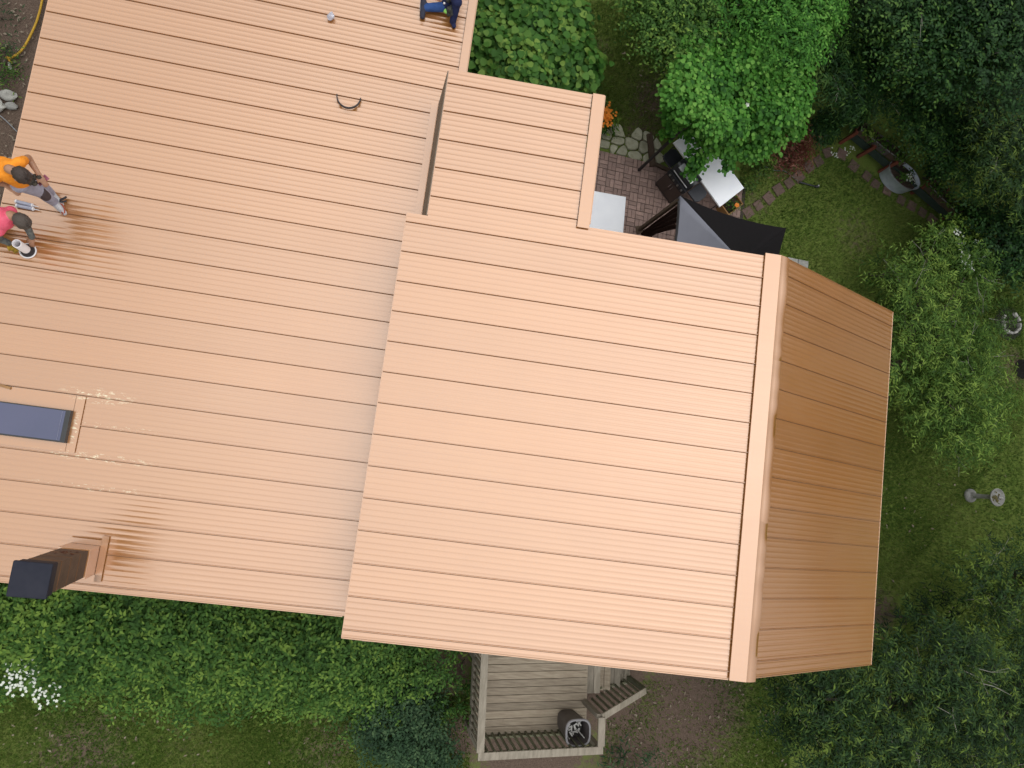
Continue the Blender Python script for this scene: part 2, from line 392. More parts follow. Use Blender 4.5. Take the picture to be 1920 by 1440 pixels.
# ------------------------------------------------------------------ the house
house = empty('house', (2.0, 1.0, 0), 'house with copper-coloured metal roofs on two levels', 'house')
RO = root_loc(house)
PITCH = .41
def profile(y0, y1, seam):
    """(y, height) points across one panel from y0 (seam side) to y1; striations between the seams"""
    pts = [(y0, -.002)]
    if seam: pts = [(y0, -.004), (y0 + .004, -.004), (y0 + .005, .015), (y0 + .007, .018), (y0 + .013, .018), (y0 + .015, .015), (y0 + .016, .0)]
    a = y0 + (.030 if seam else .004); nw = 5; per = (PITCH - .045) / nw; y = a
    while y < y1 - .006:
        t = ((y - a) / per) % 1.0
        pts.append((y, .0036 * (.5 - .5 * math.cos(2 * math.pi * t)) ** 3.0)); y += per / 8
    pts.append((y1 - .001, 0.)); return pts
def panel_mesh(name, spans, zf):
    """spans: list of (profile, x0, x1); extruded along x on the slope zf; y measured from the panel's own seam"""
    mb = MB(); mb.smooth = True
    for pr, x0, x1 in spans:
        nseg = 1
        for (ya, ha), (yb, hb) in zip(pr[:-1], pr[1:]):
            mb.poly([(x0, ya, zf(x0) + ha), (x1, ya, zf(x1) + ha), (x1, yb, zf(x1) + hb), (x0, yb, zf(x0) + hb)])
    me = mb.mesh(name, ROOF)
    bm = bmesh.new(); bm.from_mesh(me); bmesh.ops.remove_doubles(bm, verts=bm.verts, dist=1e-5)
    for e in bm.edges:
        if len(e.link_faces) == 2 and e.calc_face_angle(0) > R_(35): e.smooth = False
    bm.to_mesh(me); bm.free(); return me
def seam_line(mb, y, x0, x1, zf):   # dark strip painting the shadow gap next to the seam
    mb.poly([(x0, y - .004, zf(x0) + .0035), (x1, y - .004, zf(x1) + .0035), (x1, y + .0035, zf(x1) + .0035), (x0, y + .0035, zf(x0) + .0035)])
# --- lower roof
XL0, XL1 = -5.015, .83
lower = MB(); lower.poly([(XL0 + .02, -2.18, zl(XL0) - .02), (.9, -2.18, zl(.9) - .02), (.9, 10.1, zl(.9) - .02), (XL0 + .02, 10.1, zl(XL0) - .02)])
lower_o = lower.build('lower_roof', TIMBER, house); lower_o['label'] = 'broad low-pitched lower roof with skylight and chimney'
YS_L = 3.19 + PITCH * np.arange(-14, 17)
YBOT_L = -2.207
me_full = panel_mesh('panel', [(profile(0, PITCH, True), XL0, XL1)], zl)
me_short = panel_mesh('panel', [(profile(0, PITCH, True), XL0, .62)], zl)
y_first = min(y for y in YS_L if y > YBOT_L)
pm = panel_mesh('panel', [(profile(0, y_first - YBOT_L, False), XL0, .62)], zl)
link('panel', pm, lower_o, (-RO.x, YBOT_L - RO.y, -RO.z))
sm = MB()
for y in YS_L:
    if y < YBOT_L: continue
    up_ = y > 5.2
    link('panel', me_full if up_ else me_short, lower_o, (-RO.x, y - RO.y, -RO.z))
    seam_line(sm, y, XL0, XL1 if up_ else .6, zl)
sm.build('seam_gap_dark', SEAM, lower_o)
tr = MB(); tr.box((.893, 7.76, zl(.893) + .034), (.125, 4.6, .012), axes=((1, 0, T2), (0, 1, 0), (-T2, 0, 1)))
tr.box((.962, 7.76, zl(.96) - .04), (.012, 4.6, .16)); tr.build('edge_trim', ROOF, lower_o, bevel=.003)
tr = MB(); tr.box(((XL0 + .36) / 2, -2.214, (zl(XL0) + zl(.36)) / 2 - .045), (5.4, .012, .09), axes=(nrm((1, 0, T2)), (0, 1, 0), nrm((-T2, 0, 1))))
tr.box((XL0 - .004, 3.9, zl(XL0) - .05), (.012, 12.2, .10)); tr.build('drip_edge', ROOF, lower_o)
# --- upper roof (left slope of the ridge) with the narrower wing
XU0, XW0, XU1, XW1 = .358, .632, 5.335, 2.64
YBOT_U, YTOP_M, YTOP_W = -2.255, 3.49, 5.425
ub = MB(); ub.poly([(XU0 + .02, YBOT_U + .02, zr(XU0) - .02), (XU1, YBOT_U + .02, zr(XU1) - .02), (XU1, YTOP_M - .02, zr(XU1) - .02), (XW0 + .02, YTOP_M - .02, zr(XW0) - .02), (XW0 + .02, 3.28, zr(XW0) - .02), (XU0 + .02, 3.28, zr(XU0) - .02)])
ub.poly([(XW0 + .02, YTOP_M - .02, zr(XW0) - .021), (XW1, YTOP_M - .02, zr(XW1) - .021), (XW1, YTOP_W - .02, zr(XW1) - .021), (XW0 + .02, YTOP_W - .02, zr(XW0) - .021)])
upper_o = ub.build('upper_roof', TIMBER, house); upper_o['label'] = 'raised upper roof slope rising to the ridge cap'
YS_U = 3.171 + .4105 * np.arange(-13, 6)
me_u = panel_mesh('panel', [(profile(0, .4105, True), XU0, XU1)], zr)
me_w = panel_mesh('panel', [(profile(0, .4105, True), XW0, XW1)], zr)
def cut(pr, a, b): return [q for q in pr if a - 1e-6 <= q[0] <= b + 1e-6]
pr = profile(0, .4105, True); ya = pr[min(range(len(pr)), key=lambda i: abs(pr[i][0] - .13))][0]; yb = pr[min(range(len(pr)), key=lambda i: abs(pr[i][0] - .32))][0]
me_mix = panel_mesh('panel', [(cut(pr, -1, ya), XU0, XU1), (cut(pr, ya, yb), XW0, XU1), (cut(pr, yb, 1), XW0, XW1)], zr)
sm = MB()
y0 = min(y for y in YS_U if y > YBOT_U)
link('panel', panel_mesh('panel', [(profile(0, y0 - YBOT_U, False), XU0, XU1)], zr), upper_o, (-RO.x, YBOT_U - RO.y, 0))
for y in YS_U:
    if y < YBOT_U: continue
    if abs(y - 3.171) < .01: me = me_mix
    elif y > 5.1: me = panel_mesh('panel', [(profile(0, YTOP_W - y, True), XW0, XW1)], zr)
    elif y > 3.4: me = me_w
    else: me = me_u
    link('panel', me, upper_o, (-RO.x, y - RO.y, 0))
    seam_line(sm, y, XW0 if y > 3.4 else XU0, XW1 if y > 3.4 else XU1, zr)
sm.build('seam_gap_dark', SEAM, upper_o)
ax1 = (nrm((1, 0, T1)), (0, 1, 0), nrm((-T1, 0, 1)))
tr = MB(); tr.box((2.725, (YTOP_M + 5.437) / 2 - .01, zr(2.725) + .034), (.172, 5.437 - YTOP_M + .02, .012), axes=ax1)
tr.box((2.815, (YTOP_M + 5.437) / 2 + .02, zr(2.81) - .05), (.012, 5.437 - YTOP_M - .06, .18)); tr.build('wing_edge_trim', ROOF, upper_o, bevel=.003)
tr = MB(); tr.box(((XU0 + XU1) / 2, YBOT_U - .008, (zr(XU0) + zr(XU1)) / 2 - .05), (5.02, .012, .10), axes=ax1)
tr.box(((XW0 + XW1) / 2 + .05, YTOP_W + .008, zr((XW0 + XW1) / 2) - .05), (2.1, .012, .10), axes=ax1)
tr.box(((XW1 + XU1) / 2 + .1, YTOP_M + .008, zr((XW1 + XU1) / 2 + .1) - .05), (2.66, .012, .10), axes=ax1)
tr.box((XU0 - .004, .51, zr(XU0) - .03), (.010, 5.54, .05)); tr.box((XW0 - .004, 4.37, zr(XW0) - .03), (.010, 2.1, .05))
tr.build('drip_edge', ROOF, upper_o)
# --- far slope beyond the ridge
XF0, XF1 = RIDX + .06, 8.67
fb = MB(); fb.poly([(XF0, -2.2, zs(XF0) - .02), (XF1 - .02, -2.2, zs(XF1) - .02), (XF1 - .02, 3.52, zs(XF1) - .02), (XF0, 3.52, zs(XF0) - .02)])
far_o = fb.build('far_roof_slope', TIMBER, house); far_o['label'] = 'darker steep roof slope beyond the ridge cap'
YS_F = 3.305 + .4105 * np.arange(-13, 1); sm = MB()
me_f = panel_mesh('panel', [(profile(0, .4105, True), XF0, XF1)], zs)
for y in YS_F:
    me = panel_mesh('panel', [(profile(0, 3.55 - y, True), XF0, XF1)], zs) if y > 3.2 else me_f
    link('panel', me, far_o, (-RO.x, y - RO.y, 0)); seam_line(sm, y, XF0, XF1, zs)
link('panel', panel_mesh('panel', [(profile(0, YS_F[0] + 2.23, False), XF0, XF1)], zs), far_o, (-RO.x, -2.23 - RO.y, 0))
sm.build('seam_gap_dark', SEAM, far_o)
tr = MB(); tr.box((XF1 + .004, .66, zs(XF1) - .05), (.012, 5.78, .10))
ax3 = (nrm((1, 0, T3)), (0, 1, 0), nrm((-T3, 0, 1)))
for yy in (-2.238, 3.558): tr.box(((XF0 + XF1) / 2, yy, zs((XF0 + XF1) / 2) - .05), ((XF1 - XF0) / math.cos(R_(24.05)), .012, .10), axes=ax3)
tr.build('drip_edge', ROOF, far_o)
# --- ridge cap in three lengths; the far flange is dented
def ridge_piece(ya, yb, lift):
    mb = MB(); mb.smooth = True; ny = max(4, int((yb - ya) / .05))
    prof = [(5.318, lambda x: zr(x) + .022), (5.320, lambda x: zr(x) + .034), (5.43, lambda x: zr(x) + .037), (5.545, lambda x: zr(5.53) + .042), (5.560, lambda x: zs(x) + .049), (5.60, lambda x: zs(x) + .060), (5.66, lambda x: zs(x) + .071), (5.712, lambda x: zs(x) + .070), (5.733, lambda x: zs(x) + .050), (5.738, lambda x: zs(x) + .004)]
    rr = random.Random(int(ya * 100)); ph = [rr.uniform(0, 6.28) for _ in range(4)]
    G = []
    for i in range(ny + 1):
        y = ya + (yb - ya) * i / ny; row = []
        for j, (x, f) in enumerate(prof):
            d = .0
            if j >= 5:
                d = .010 * math.sin(y * 6.1 + ph[0]) * math.sin(y * 2.3 + ph[1]) + .006 * math.sin(y * 17 + ph[2]) * max(0, math.sin(y * 3.1 + ph[3]))
                d *= (0, 0, 0, 0, 0, .4, .9, 1.1, 1., .6)[j]
            row.append((x + d * .35, y, f(x) + lift + d * .6))
        G.append(row)
    for i in range(ny):
        for j in range(len(prof) - 1):
            mb.poly([G[i][j], G[i][j + 1], G[i + 1][j + 1], G[i + 1][j]])
    ob = mb.build('ridge_cap', ROOF, house)
    bm = bmesh.new(); bm.from_mesh(ob.data); bmesh.ops.remove_doubles(bm, verts=bm.verts, dist=1e-4)
    for e in bm.edges:
        if len(e.link_faces) == 2 and e.calc_face_angle(0) > R_(28): e.smooth = False
    bm.to_mesh(ob.data); bm.free()
    return ob
yj1 = 2.02; yj2 = -.20
ridge_piece(yj1 + .002, 3.535, 0); ridge_piece(yj2 + .002, yj1 + .02, .004); ridge_piece(-2.262, yj2 + .02, .008)
tr = MB(); tr.poly([(5.33, -2.26, zr(5.33) + .02), (5.54, -2.26, zr(5.53) + .04), (5.73, -2.26, zs(5.73) + .02), (5.73, -2.26, zs(5.73) - .08), (5.33, -2.26, zr(5.33) - .06)])
tr.build('ridge_end_plate', ROOF, house)
# --- step wall between the two levels, flashing, outer walls
wl = MB(); wl.box((.66, 1.55, 5.16), (.10, 7.66, .98)); wl.box((.78, 5.385, 5.17), (.34, .06, .95))
wl.build('step_wall', BROWN_WALL, house)
fl = MB(); fl.box((.555, 4.36, zl(.555) + .031), (.10, 2.06, .006), axes=(nrm((1, 0, T2)), (0, 1, 0), nrm((-T2, 0, 1))))
fl.box((.604, 4.36, zl(.6) + .08), (.006, 2.06, .10)); fl.build('step_flashing', ROOF, house)
wl = MB()
for x0, x1, y0, y1, zt in ((-4.6, .70, -1.9, 9.8, lambda x: zl(x) - .03), (.7, 8.25, -1.95, 3.2, None), (.7, 2.45, 3.2, 5.1, lambda x: zr(x) - .03)):
    if zt:
        wl.poly([(x0, y0, -.05), (x1, y0, -.05), (x1, y0, zt(x1)), (x0, y0, zt(x0))]); wl.poly([(x1, y1, -.05), (x0, y1, -.05), (x0, y1, zt(x0)), (x1, y1, zt(x1))])
        wl.poly([(x0, y1, -.05), (x0, y0, -.05), (x0, y0, zt(x0)), (x0, y1, zt(x0))]); wl.poly([(x1, y0, -.05), (x1, y1, -.05), (x1, y1, zt(x1)), (x1, y0, zt(x1))])
    else:
        for yy in (y0, y1): wl.poly([(x0, yy, -.05), (x1, yy, -.05), (x1, yy, zs(x1) - .03), (RIDX, yy, RIDZ - .03), (x0, yy, zr(x0) - .03)])
        wl.poly([(x1, y0, -.05), (x1, y1, -.05), (x1, y1, zs(x1) - .03), (x1, y0, zs(x1) - .03)])
wl.build('wall', WALL, house)
# --- chimney
CHX, CHY, CHH = -3.085, -1.805, 1.53
ch = MB(); zb = zl(CHX)
ch.box((CHX, CHY, zb + (CHH + .42) / 2 - .05), (.335, .335, CHH - .42 + .1)); chim = ch.build('chimney', CHIM, house)
chim['label'] = 'square brown chimney with dark steel cap'
for zz in (.72, 1.02, 1.32):
    g = MB(); g.box((CHX, CHY, zb + zz), (.342, .342, .012)); g.build('siding_joint', SEAM, chim)
bs = MB(); bs.box((CHX, CHY, zb + .2), (.375, .375, .46)); bs.build('flashing_box', ROOF, chim, bevel=.004)
bs = MB(); ax2 = (nrm((1, 0, T2)), (0, 1, 0), nrm((-T2, 0, 1)))
bs.box((CHX + .235, CHY + .02, zl(CHX + .235) + .030), (.085, .60, .006), axes=ax2); bs.box((CHX, CHY - .235, zl(CHX) + .030), (.56, .09, .006), axes=ax2)
bs.box((CHX, CHY + .225, zl(CHX) + .030), (.40, .07, .006), axes=ax2); bs.build('base_flashing', ROOF, chim)
cp = MB(); zc = zb + CHH
cp.box((CHX, CHY, zc + .02), (.37, .37, .16)); cp.box((CHX, CHY, zc + .125), (.40, .39, .05)); cp.build('chimney_cap', CAPM, chim, bevel=.015)
rs = MB(); rr = random.Random(3)
for k in range(16): rs.ball((CHX + rr.uniform(-.10, .13), CHY + .171 + rr.uniform(-.003, .004), zb + .55 + rr.uniform(0, .28)), rr.uniform(.008, .02), 6, 4, .3, (1, .3, 1.2), rr)
tag(rs.build('rust_bits', mk('rust', (.10, .03, .015), None, 9, .9), chim), kind='stuff')
# --- skylight
sk = MB(); SX0, SX1, SY0, SY1 = -4.72, -3.565, -.335, .10
sk.box(((SX0 + SX1) / 2, (SY0 + SY1) / 2, zl((SX0 + SX1) / 2) + .055), (SX1 - SX0, SY1 - SY0, .09), axes=ax2)
sky_o = sk.build('skylight', GASKET, house, bevel=.006); sky_o['label'] = 'narrow skylight with blue-grey glass'
g = MB(); g.box(((SX0 + SX1) / 2 - .02, (SY0 + SY1) / 2 + .004, zl((SX0 + SX1) / 2 - .02) + .099), (SX1 - SX0 - .09, SY1 - SY0 - .035, .008), axes=ax2); g.build('pane', GLASS, sky_o)
g = MB(); xg = SX1 - .105; g.box((xg, (SY0 + SY1) / 2, zl(xg) + .105), (.006, SY1 - SY0 - .05, .004), axes=ax2); g.build('glazing_line', mk('pale_glazing_line', (.2, .2, .3), None, 5, .4), sky_o)
g = MB(); xp = (-4.9 - 3.40) / 2
for (x0, x1, y0, y1) in ((-3.565, -3.45, -.455, .31), (-4.9, -3.567, .102, .31), (-4.9, -3.567, -.455, -.337)):
    xm = (x0 + x1) / 2; g.box((xm, (y0 + y1) / 2, zl(xm) + .0185), (x1 - x0, y1 - y0, .004), axes=ax2)
g.build('skylight_flashing', ROOF, house)
# --- vent pipe with boot
pp = onl(53.5, 471); pz = zl(pp.x)
vp = MB(); vp.smooth = True; vp.lathe((pp.x, pp.y, pz), [(.102, .004), (.108, .026), (.096, .032), (.090, .028)], 28)
vpo = vp.build('vent_pipe_boot', PVC, house); vpo['label'] = 'white vent pipe in a black rubber boot'
b_ = MB(); b_.smooth = True; b_.lathe((pp.x, pp.y, pz), [(.092, .026), (.085, .034), (.072, .05), (.062, .085), (.058, .09)], 24); b_.build('rubber_boot', RUBBER, vpo)
b_ = MB(); b_.smooth = True; b_.lathe((pp.x, pp.y, pz), [(.057, .0), (.057, .37), (.055, .374), (.049, .374), (.047, .37), (.047, .05)], 24); b_.build('pipe', PVC, vpo)

# ------------------------------------------------------------------ loose things on the roof
a, b = onl(632, 180), onl(676, 187); c = (a + b) / 2; rad = (b - a).length / 2; th0 = math.atan2(b.y - a.y, b.x - a.x)
st = MB(); st.smooth = True; pts = []
for k in range(25):
    t = th0 - math.pi * k / 24
    q = Vector((c.x + rad * math.cos(t), c.y + rad * 1.05 * math.sin(t), 0)); q.z = zl(q.x) + .045; pts.append(q)
for p, q in zip(pts[:-1], pts[1:]): st.bar(p, q + (q - p) * .08, .016, .036)
ss = st.build('black_strap', RUBBER, None, origin=(c.x, c.y, zl(c.x))); tag(ss, 'black half-ring of strap lying on the lower roof', 'strap')
p = onl(620, 34); sc = MB(); sc.smooth = True; sc.ball((p.x, p.y, p.z + .06), .055, 10, 7, .35, (1, 1.1, .8))
tag(sc.build('plastic_scrap', mk('crumpled_plastic', (.60, .58, .66), (.45, .43, .5), 20, .3), None, origin=p), 'crumpled white plastic scrap near the top of the lower roof', 'scrap')
p, q = onl(-14, 718, .03), onl(20, 728, .03); s_ = MB(); s_.bar(p, q, .035, .018)
tag(s_.build('wood_strip', mk('raw_wood_strip', (.38, .20, .08), (.28, .14, .06), 9, .8), None, origin=p), 'short brown wood strip at the left edge above the skylight', 'wood strip')
def caulk(p, q, label):
    r = empty('caulk_tube', p, label, 'caulk tube', 'caulk tubes on the roof'); d = (q - p).normalized(); m_ = p + d * .21
    t = MB(); t.smooth = True; t.tube([p, p + d * .005, m_], [.022, .025, .025], 12); t.build('tube', mk('caulk_tube_grey', (.36, .36, .44), (.30, .30, .38), 9, .4), r)
    t = MB(); t.smooth = True; t.tube([p - d * .006, p + d * .016], .0265, 12); t.build('end_cap', PVC, r)
    t = MB(); t.smooth = True; t.tube([m_, m_ + d * .012, m_ + d * .02], [.027, .027, .012], 12); t.build('collar', PVC, r)
    t = MB(); t.smooth = True; t.tube([m_ + d * .018, m_ + d * .09], [.009, .003], 8); t.build('nozzle', PVC, r)
caulk(onl(30, 377.5, .03), onl(52, 383, .03), 'grey caulk tube nearer the man in orange')
caulk(onl(31, 385.5, .03), onl(53, 390, .03), 'grey caulk tube nearer the man in pink')
p = onl(104, 380, .05); sn = empty('tin_snips', p, 'tin snips with dark jaws and copper-red handles beside the boot', 'snips')
t = MB(); t.bar(p, onl(125, 369, .05), .022, .016); t.build('jaw', RUBBER, sn); t = MB(); t.bar(p, onl(125, 377, .045), .020, .014); t.build('jaw', RUBBER, sn)
hm = mk('red_handle', (.30, .06, .03), (.24, .05, .03), 9, .5)
t = MB(); t.smooth = True; t.tube([p, onl(112, 385, .05), onl(115, 393, .04), onl(118, 402, .035)], .012, 8); t.build('handle', hm, sn)
t = MB(); t.smooth = True; t.tube([p, onl(116, 383, .05), onl(121, 391, .04), onl(121, 400, .035)], .010, 8); t.build('handle', hm, sn)
for k, (qx, qy) in enumerate(((652, 136), (690, 174), (742, 99), (720, 232))):
    pass

# ------------------------------------------------------------------ people
SKIN = mk('tan_skin', (.36, .185, .115), (.30, .15, .09), 12, .55)
def cloth(name, c, c2=None, sc=14): return mk(name, c, c2, sc, .85, bump=.7, bscale=22, spec=.2)
HAIR = mk('dark_hair', (.045, .028, .024), (.06, .038, .03), 60, .6, bump=.6, bscale=120)
def capsule(mb, a, b, ra, rb, seg=14):
    a, b = Vector(a), Vector(b); d = b - a; ln = d.length; d.normalize(); P, Rr = [], []
    for k in range(5):
        t = math.pi / 2 * (1 - k / 4); P.append(a - d * ra * math.sin(t)); Rr.append(max(ra * math.cos(t), .0015))
    for k in range(5):
        t = math.pi / 2 * k / 4; P.append(b + d * rb * math.sin(t)); Rr.append(max(rb * math.cos(t), .0015))
    mb.tube(P, Rr, seg)
def body(parent, bones, mats, voxel=.011):
    """bones: (a, b, ra, rb, material index) -> one continuous surface"""
    mb = MB()
    for a, b, ra, rb, m in bones: capsule(mb, a, b, ra, rb)
    org = root_loc(parent)
    tmp = bpy.data.objects.new('tmp', mb.mesh('tmp', mats[0], org)); col.objects.link(tmp)
    rm = tmp.modifiers.new('r', 'REMESH'); rm.mode = 'VOXEL'; rm.voxel_size = voxel; rm.use_smooth_shade = True
    s2 = tmp.modifiers.new('s', 'SMOOTH'); s2.factor = .5; s2.iterations = 3
    dg = bpy.context.evaluated_depsgraph_get(); dg.update()
    me = bpy.data.meshes.new_from_object(tmp.evaluated_get(dg)); bpy.data.objects.remove(tmp)
    me.materials.clear()
    for m in mats: me.materials.append(m)
    n = len(me.polygons); C = np.zeros(n * 3); me.polygons.foreach_get('center', C); C = C.reshape(-1, 3) + np.array(org)
    best = np.full(n, 1e9); mi = np.zeros(n, np.int32)
    for a, b, ra, rb, m in bones:
        a, b = np.array(a), np.array(b); ab = b - a; t = np.clip(((C - a) @ ab) / (ab @ ab + 1e-9), 0, 1)
        d = np.linalg.norm(C - (a + t[:, None] * ab), axis=1) - (ra + (rb - ra) * t)
        k = d < best; best[k] = d[k]; mi[k] = m
    me.polygons.foreach_set('material_index', mi); me.name = 'body'
    return link('body', me, parent)
def hand(bones, wrist, dirv, side, m, curl=(0, 0, -1)):
    """palm, four unequal bent fingers and a thumb leaving the side of the palm"""
    w_ = Vector(wrist); d = Vector(dirv).normalized(); s = Vector(side); s = (s - d * s.dot(d)).normalized(); c_ = Vector(curl).normalized()
    k = w_ + d * .085
    for j, L_ in zip((-.030, -.010, .010, .028), (.070, .082, .076, .058)):
        base = k + s * j
        bones.append((w_ + s * j * .6, base, .015, .013, m))
        mid = base + d * L_ * .5 + c_ * .012; tip = mid + d * L_ * .38 + c_ * .03
        bones.append((base, mid, .0095, .009, m)); bones.append((mid, tip, .009, .0075, m))
    tb = w_ + d * .025 - s * .028; tm = tb + d * .035 - s * .028 + c_ * .008; tt = tm + d * .03 - s * .006 + c_ * .015
    bones.append((tb, tm, .013, .0105, m)); bones.append((tm, tt, .0105, .009, m))
def head(parent, bones, c, crown, face, m):
    """crown: unit direction to the top of the head; face: direction the face looks"""
    c = Vector(c); u = Vector(crown).normalized(); f = Vector(face); f = (f - u * f.dot(u)).normalized(); s = u.cross(f)
    bones.append((c - u * .03, c + u * .035, .078, .085, m)); bones.append((c - f * .03 + u * .02, c + f * .015 + u * .02, .080, .078, m))
    bones.append((c - u * .075 + f * .045, c - u * .02 + f * .05, .042, .052, m))       # jaw
    bones.append((c + f * .085 - u * .005, c + f * .108 - u * .03, .011, .015, m))      # nose
    for q in (-1, 1):
        bones.append((c + s * q * .082 - u * .01, c + s * q * .088 + u * .02 - f * .01, .014, .017, m))
        e = MB(); e.smooth = True; e.ball(c + f * .092 + s * q * .032 + u * .012, .013, 8, 6); e.build('eye', PVC, parent)
    mo = MB(); mo.bar(c + f * .094 - u * .058 - s * .022, c + f * .094 - u * .058 + s * .022, .01, .008); mo.build('mouth', mk('lips', (.25, .09, .07)), parent)
    return u, f, s
def hair(parent, c, u, f, mat, r=.101):
    mb = MB(); mb.smooth = True; s = u.cross(f); rr = random.Random(5); c = Vector(c); n = 34
    rings = []
    for i in range(9):
        th = (math.pi * .62) * i / 8; ring = []
        for k in range(n):
            a = 2 * math.pi * k / n; back = -math.cos(a)
            t = th * (1 + .22 * back)
            q = r * (1 + rr.uniform(-.075, .06))
            ring.append(c + u * (q * 1.12 * math.cos(t) + .018) + f * (q * 1.08 * math.sin(t) * math.cos(a) - .012) + s * (q * .92 * math.sin(t) * math.sin(a)))
        rings.append(ring)
    for i in range(8):
        for k in range(n):
            mb.poly([rings[i][k], rings[i + 1][k], rings[i + 1][(k + 1) % n], rings[i][(k + 1) % n]])
    mb.build('hair', mat, parent)
def boot(bones, ankle, toe_dir, m):
    a = Vector(ankle); d = Vector(toe_dir).normalized(); zf_ = Vector((0, 0, 1))
    h0 = a - d * .05 - zf_ * .045; bones.append((h0, a, .042, .052, m)); bones.append((h0, a + d * .17 - zf_ * .055, .040, .036, m)); bones.append((a, a + d * .11 - zf_ * .035, .05, .042, m))

# man in orange, standing at the eave, head bent over his hands
org = onl(98, 372); pA = empty('person', org, 'person in orange shirt and grey trousers standing bent over at the roof edge', 'person')
OR_, GT = cloth('orange_shirt', (.85, .30, .03), (.74, .23, .02)), cloth('grey_trousers', (.33, .32, .40), (.27, .26, .33))
BT, PD = cloth('pale_work_boot', (.48, .46, .48), (.34, .32, .34)), cloth('dark_knee_pad', (.075, .055, .06))
B = []
aL, aR = onl(95, 362, .085), onl(101, 379, .085); kL, kR = onl(74, 345, .50), onl(76, 360, .50); hL, hR = onl(44, 332, .90), onl(38, 345, .90)
for an, kn, hp in ((aL, kL, hL), (aR, kR, hR)):
    B.append((an, an + (kn - an) * .45, .058, .070, 1)); B.append((an + (kn - an) * .45, kn, .070, .074, 1)); B.append((kn, hp, .076, .098, 1))
    boot(B, an, (.75, -.62, -.06), 2)
B.append((kR + Vector((.02, -.01, .03)), kR + Vector((.035, -.02, -.09)), .066, .062, 3))
B.append((hL, hR, .105, .105, 1))
pel = (hL + hR) / 2; chs = onl(17, 320, 1.24); sL, sR = onl(37, 305, 1.33), onl(-1, 326, 1.30)
B.append((pel + Vector((0, 0, .07)), chs, .125, .150, 0)); B.append((sL, sR, .072, .072, 0)); B.append((chs + Vector((.0, 0, -.02)), (sL + sR) / 2, .15, .10, 0))
B.append((chs + Vector((-.08, .05, 0)), pel + Vector((-.06, .05, .12)), .11, .11, 0))
eL, wL = onl(53, 296, 1.10), onl(72, 326, 1.02); eR, wR = onl(-8, 342, 1.02), onl(9, 346, .95)
B.append((sL, sL + (eL - sL) * .45, .066, .058, 0)); B.append((sL + (eL - sL) * .4, eL, .050, .044, 4)); B.append((eL, wL, .044, .030, 4))
B.append((sR, sR + (eR - sR) * .45, .066, .058, 0)); B.append((sR + (eR - sR) * .4, eR, .050, .044, 4)); B.append((eR, wR, .044, .030, 4))
hand(B, wL, onl(80, 338, .98) - wL, (.6, .8, 0), 4); hand(B, wR, onl(18, 352, .92) - wR, (.4, -.9, 0), 4, (.3, -.3, -.6))
hc = onl(40, 328.5, 1.42); nk = onl(17, 317, 1.40)
u, f_, s__ = head(pA, B, hc, (.80, -.42, .42), (.25, -.30, -.95), 4)
B.append((nk, hc - u * .06, .056, .056, 4)); B.append(((sL + sR) / 2, nk, .07, .056, 0))
body(pA, B, [OR_, GT, BT, PD, SKIN]); hair(pA, hc, u, f_, HAIR)
# pouch and phone in his hands, tube in the other
q = onl(66, 336, .98); t = MB(); t.smooth = True
for k in range(9): t.ball(q + Vector((random.uniform(-.06, .06), random.uniform(-.06, .06), random.uniform(-.05, .04))), random.uniform(.025, .045), 8, 6, .15)
tag(t.build('tool_pouch', mk('olive_pouch', (.075, .062, .045), (.04, .033, .028), 30, .9, bump=.8), None, origin=q), 'dark olive tool pouch held in front of the man in orange', 'pouch')
q = onl(80, 338, .94); t = MB(); t.box(q, (.075, .145, .012), rz=-.6); tag(t.build('phone', mk('phone_body', (.05, .02, .03), (.35, .08, .14), 9, .3), None, origin=q, bevel=.004), 'small dark phone in the raised hand of the man in orange', 'phone')
q = onl(18, 352, .90); q2 = onl(29, 358, .86); t = MB(); t.smooth = True; t.tube([q, q + (q2 - q) * .7, q + (q2 - q) * .72, q2], [.02, .024, .03, .028], 12)
tag(t.build('sealant_bottle', PVC, None, origin=q), 'white sealant bottle in the lower hand of the man in orange', 'bottle')

# man in pink, kneeling over the vent pipe
org = onl(-10, 428); pB = empty('person', org, 'person in pink shirt with camouflage sleeves kneeling over the white vent pipe', 'person')
PK = cloth('pink_shirt', (.62, .075, .13), (.70, .13, .20)); CAMO = mk('camouflage_sleeve', (.15, .155, .14), (.055, .055, .06), 26, .9, bump=.5); DJ = cloth('dark_work_trousers', (.06, .05, .055)); GLV = cloth('yellow_glove', (.45, .28, .03), (.12, .08, .02), 30)
B = []
pelv = onl(-48, 416, .48); chs = onl(2, 410, .64); sL, sR = onl(20, 397, .62), onl(-3, 433, .58)
B.append((pelv, chs, .14, .155, 0)); B.append((sL, sR, .075, .075, 0)); B.append((chs, (sL + sR) / 2, .15, .11, 0))
for k1, an in ((onl(-22, 398, .09), onl(-70, 392, .07)), (onl(-22, 446, .09), onl(-74, 440, .07))):
    B.append((pelv, k1, .105, .075, 2)); B.append((k1, an, .07, .055, 2)); boot(B, an, (-.9, .1, -.3), 2)
eL, wL = onl(50, 424, .36), onl(60, 444, .20); eR, wR = onl(-4, 447, .34), onl(16, 455, .22)
B.append((sL, eL, .060, .052, 1)); B.append((eL, wL, .050, .040, 1)); B.append((sR, eR, .060, .052, 1)); B.append((eR, wR, .050, .040, 1))
hand(B, wL, onl(58, 462, .10) - wL, (1, .1, 0), 3); hand(B, wR, onl(26, 467, .12) - wR, (.5, .8, 0), 4, (.2, -.2, -.6))
hc = onl(40, 414, .70); nk = onl(20, 403, .70)
u, f_, s__ = head(pB, B, hc, (.82, -.45, .25), (.15, -.2, -.97), 3)
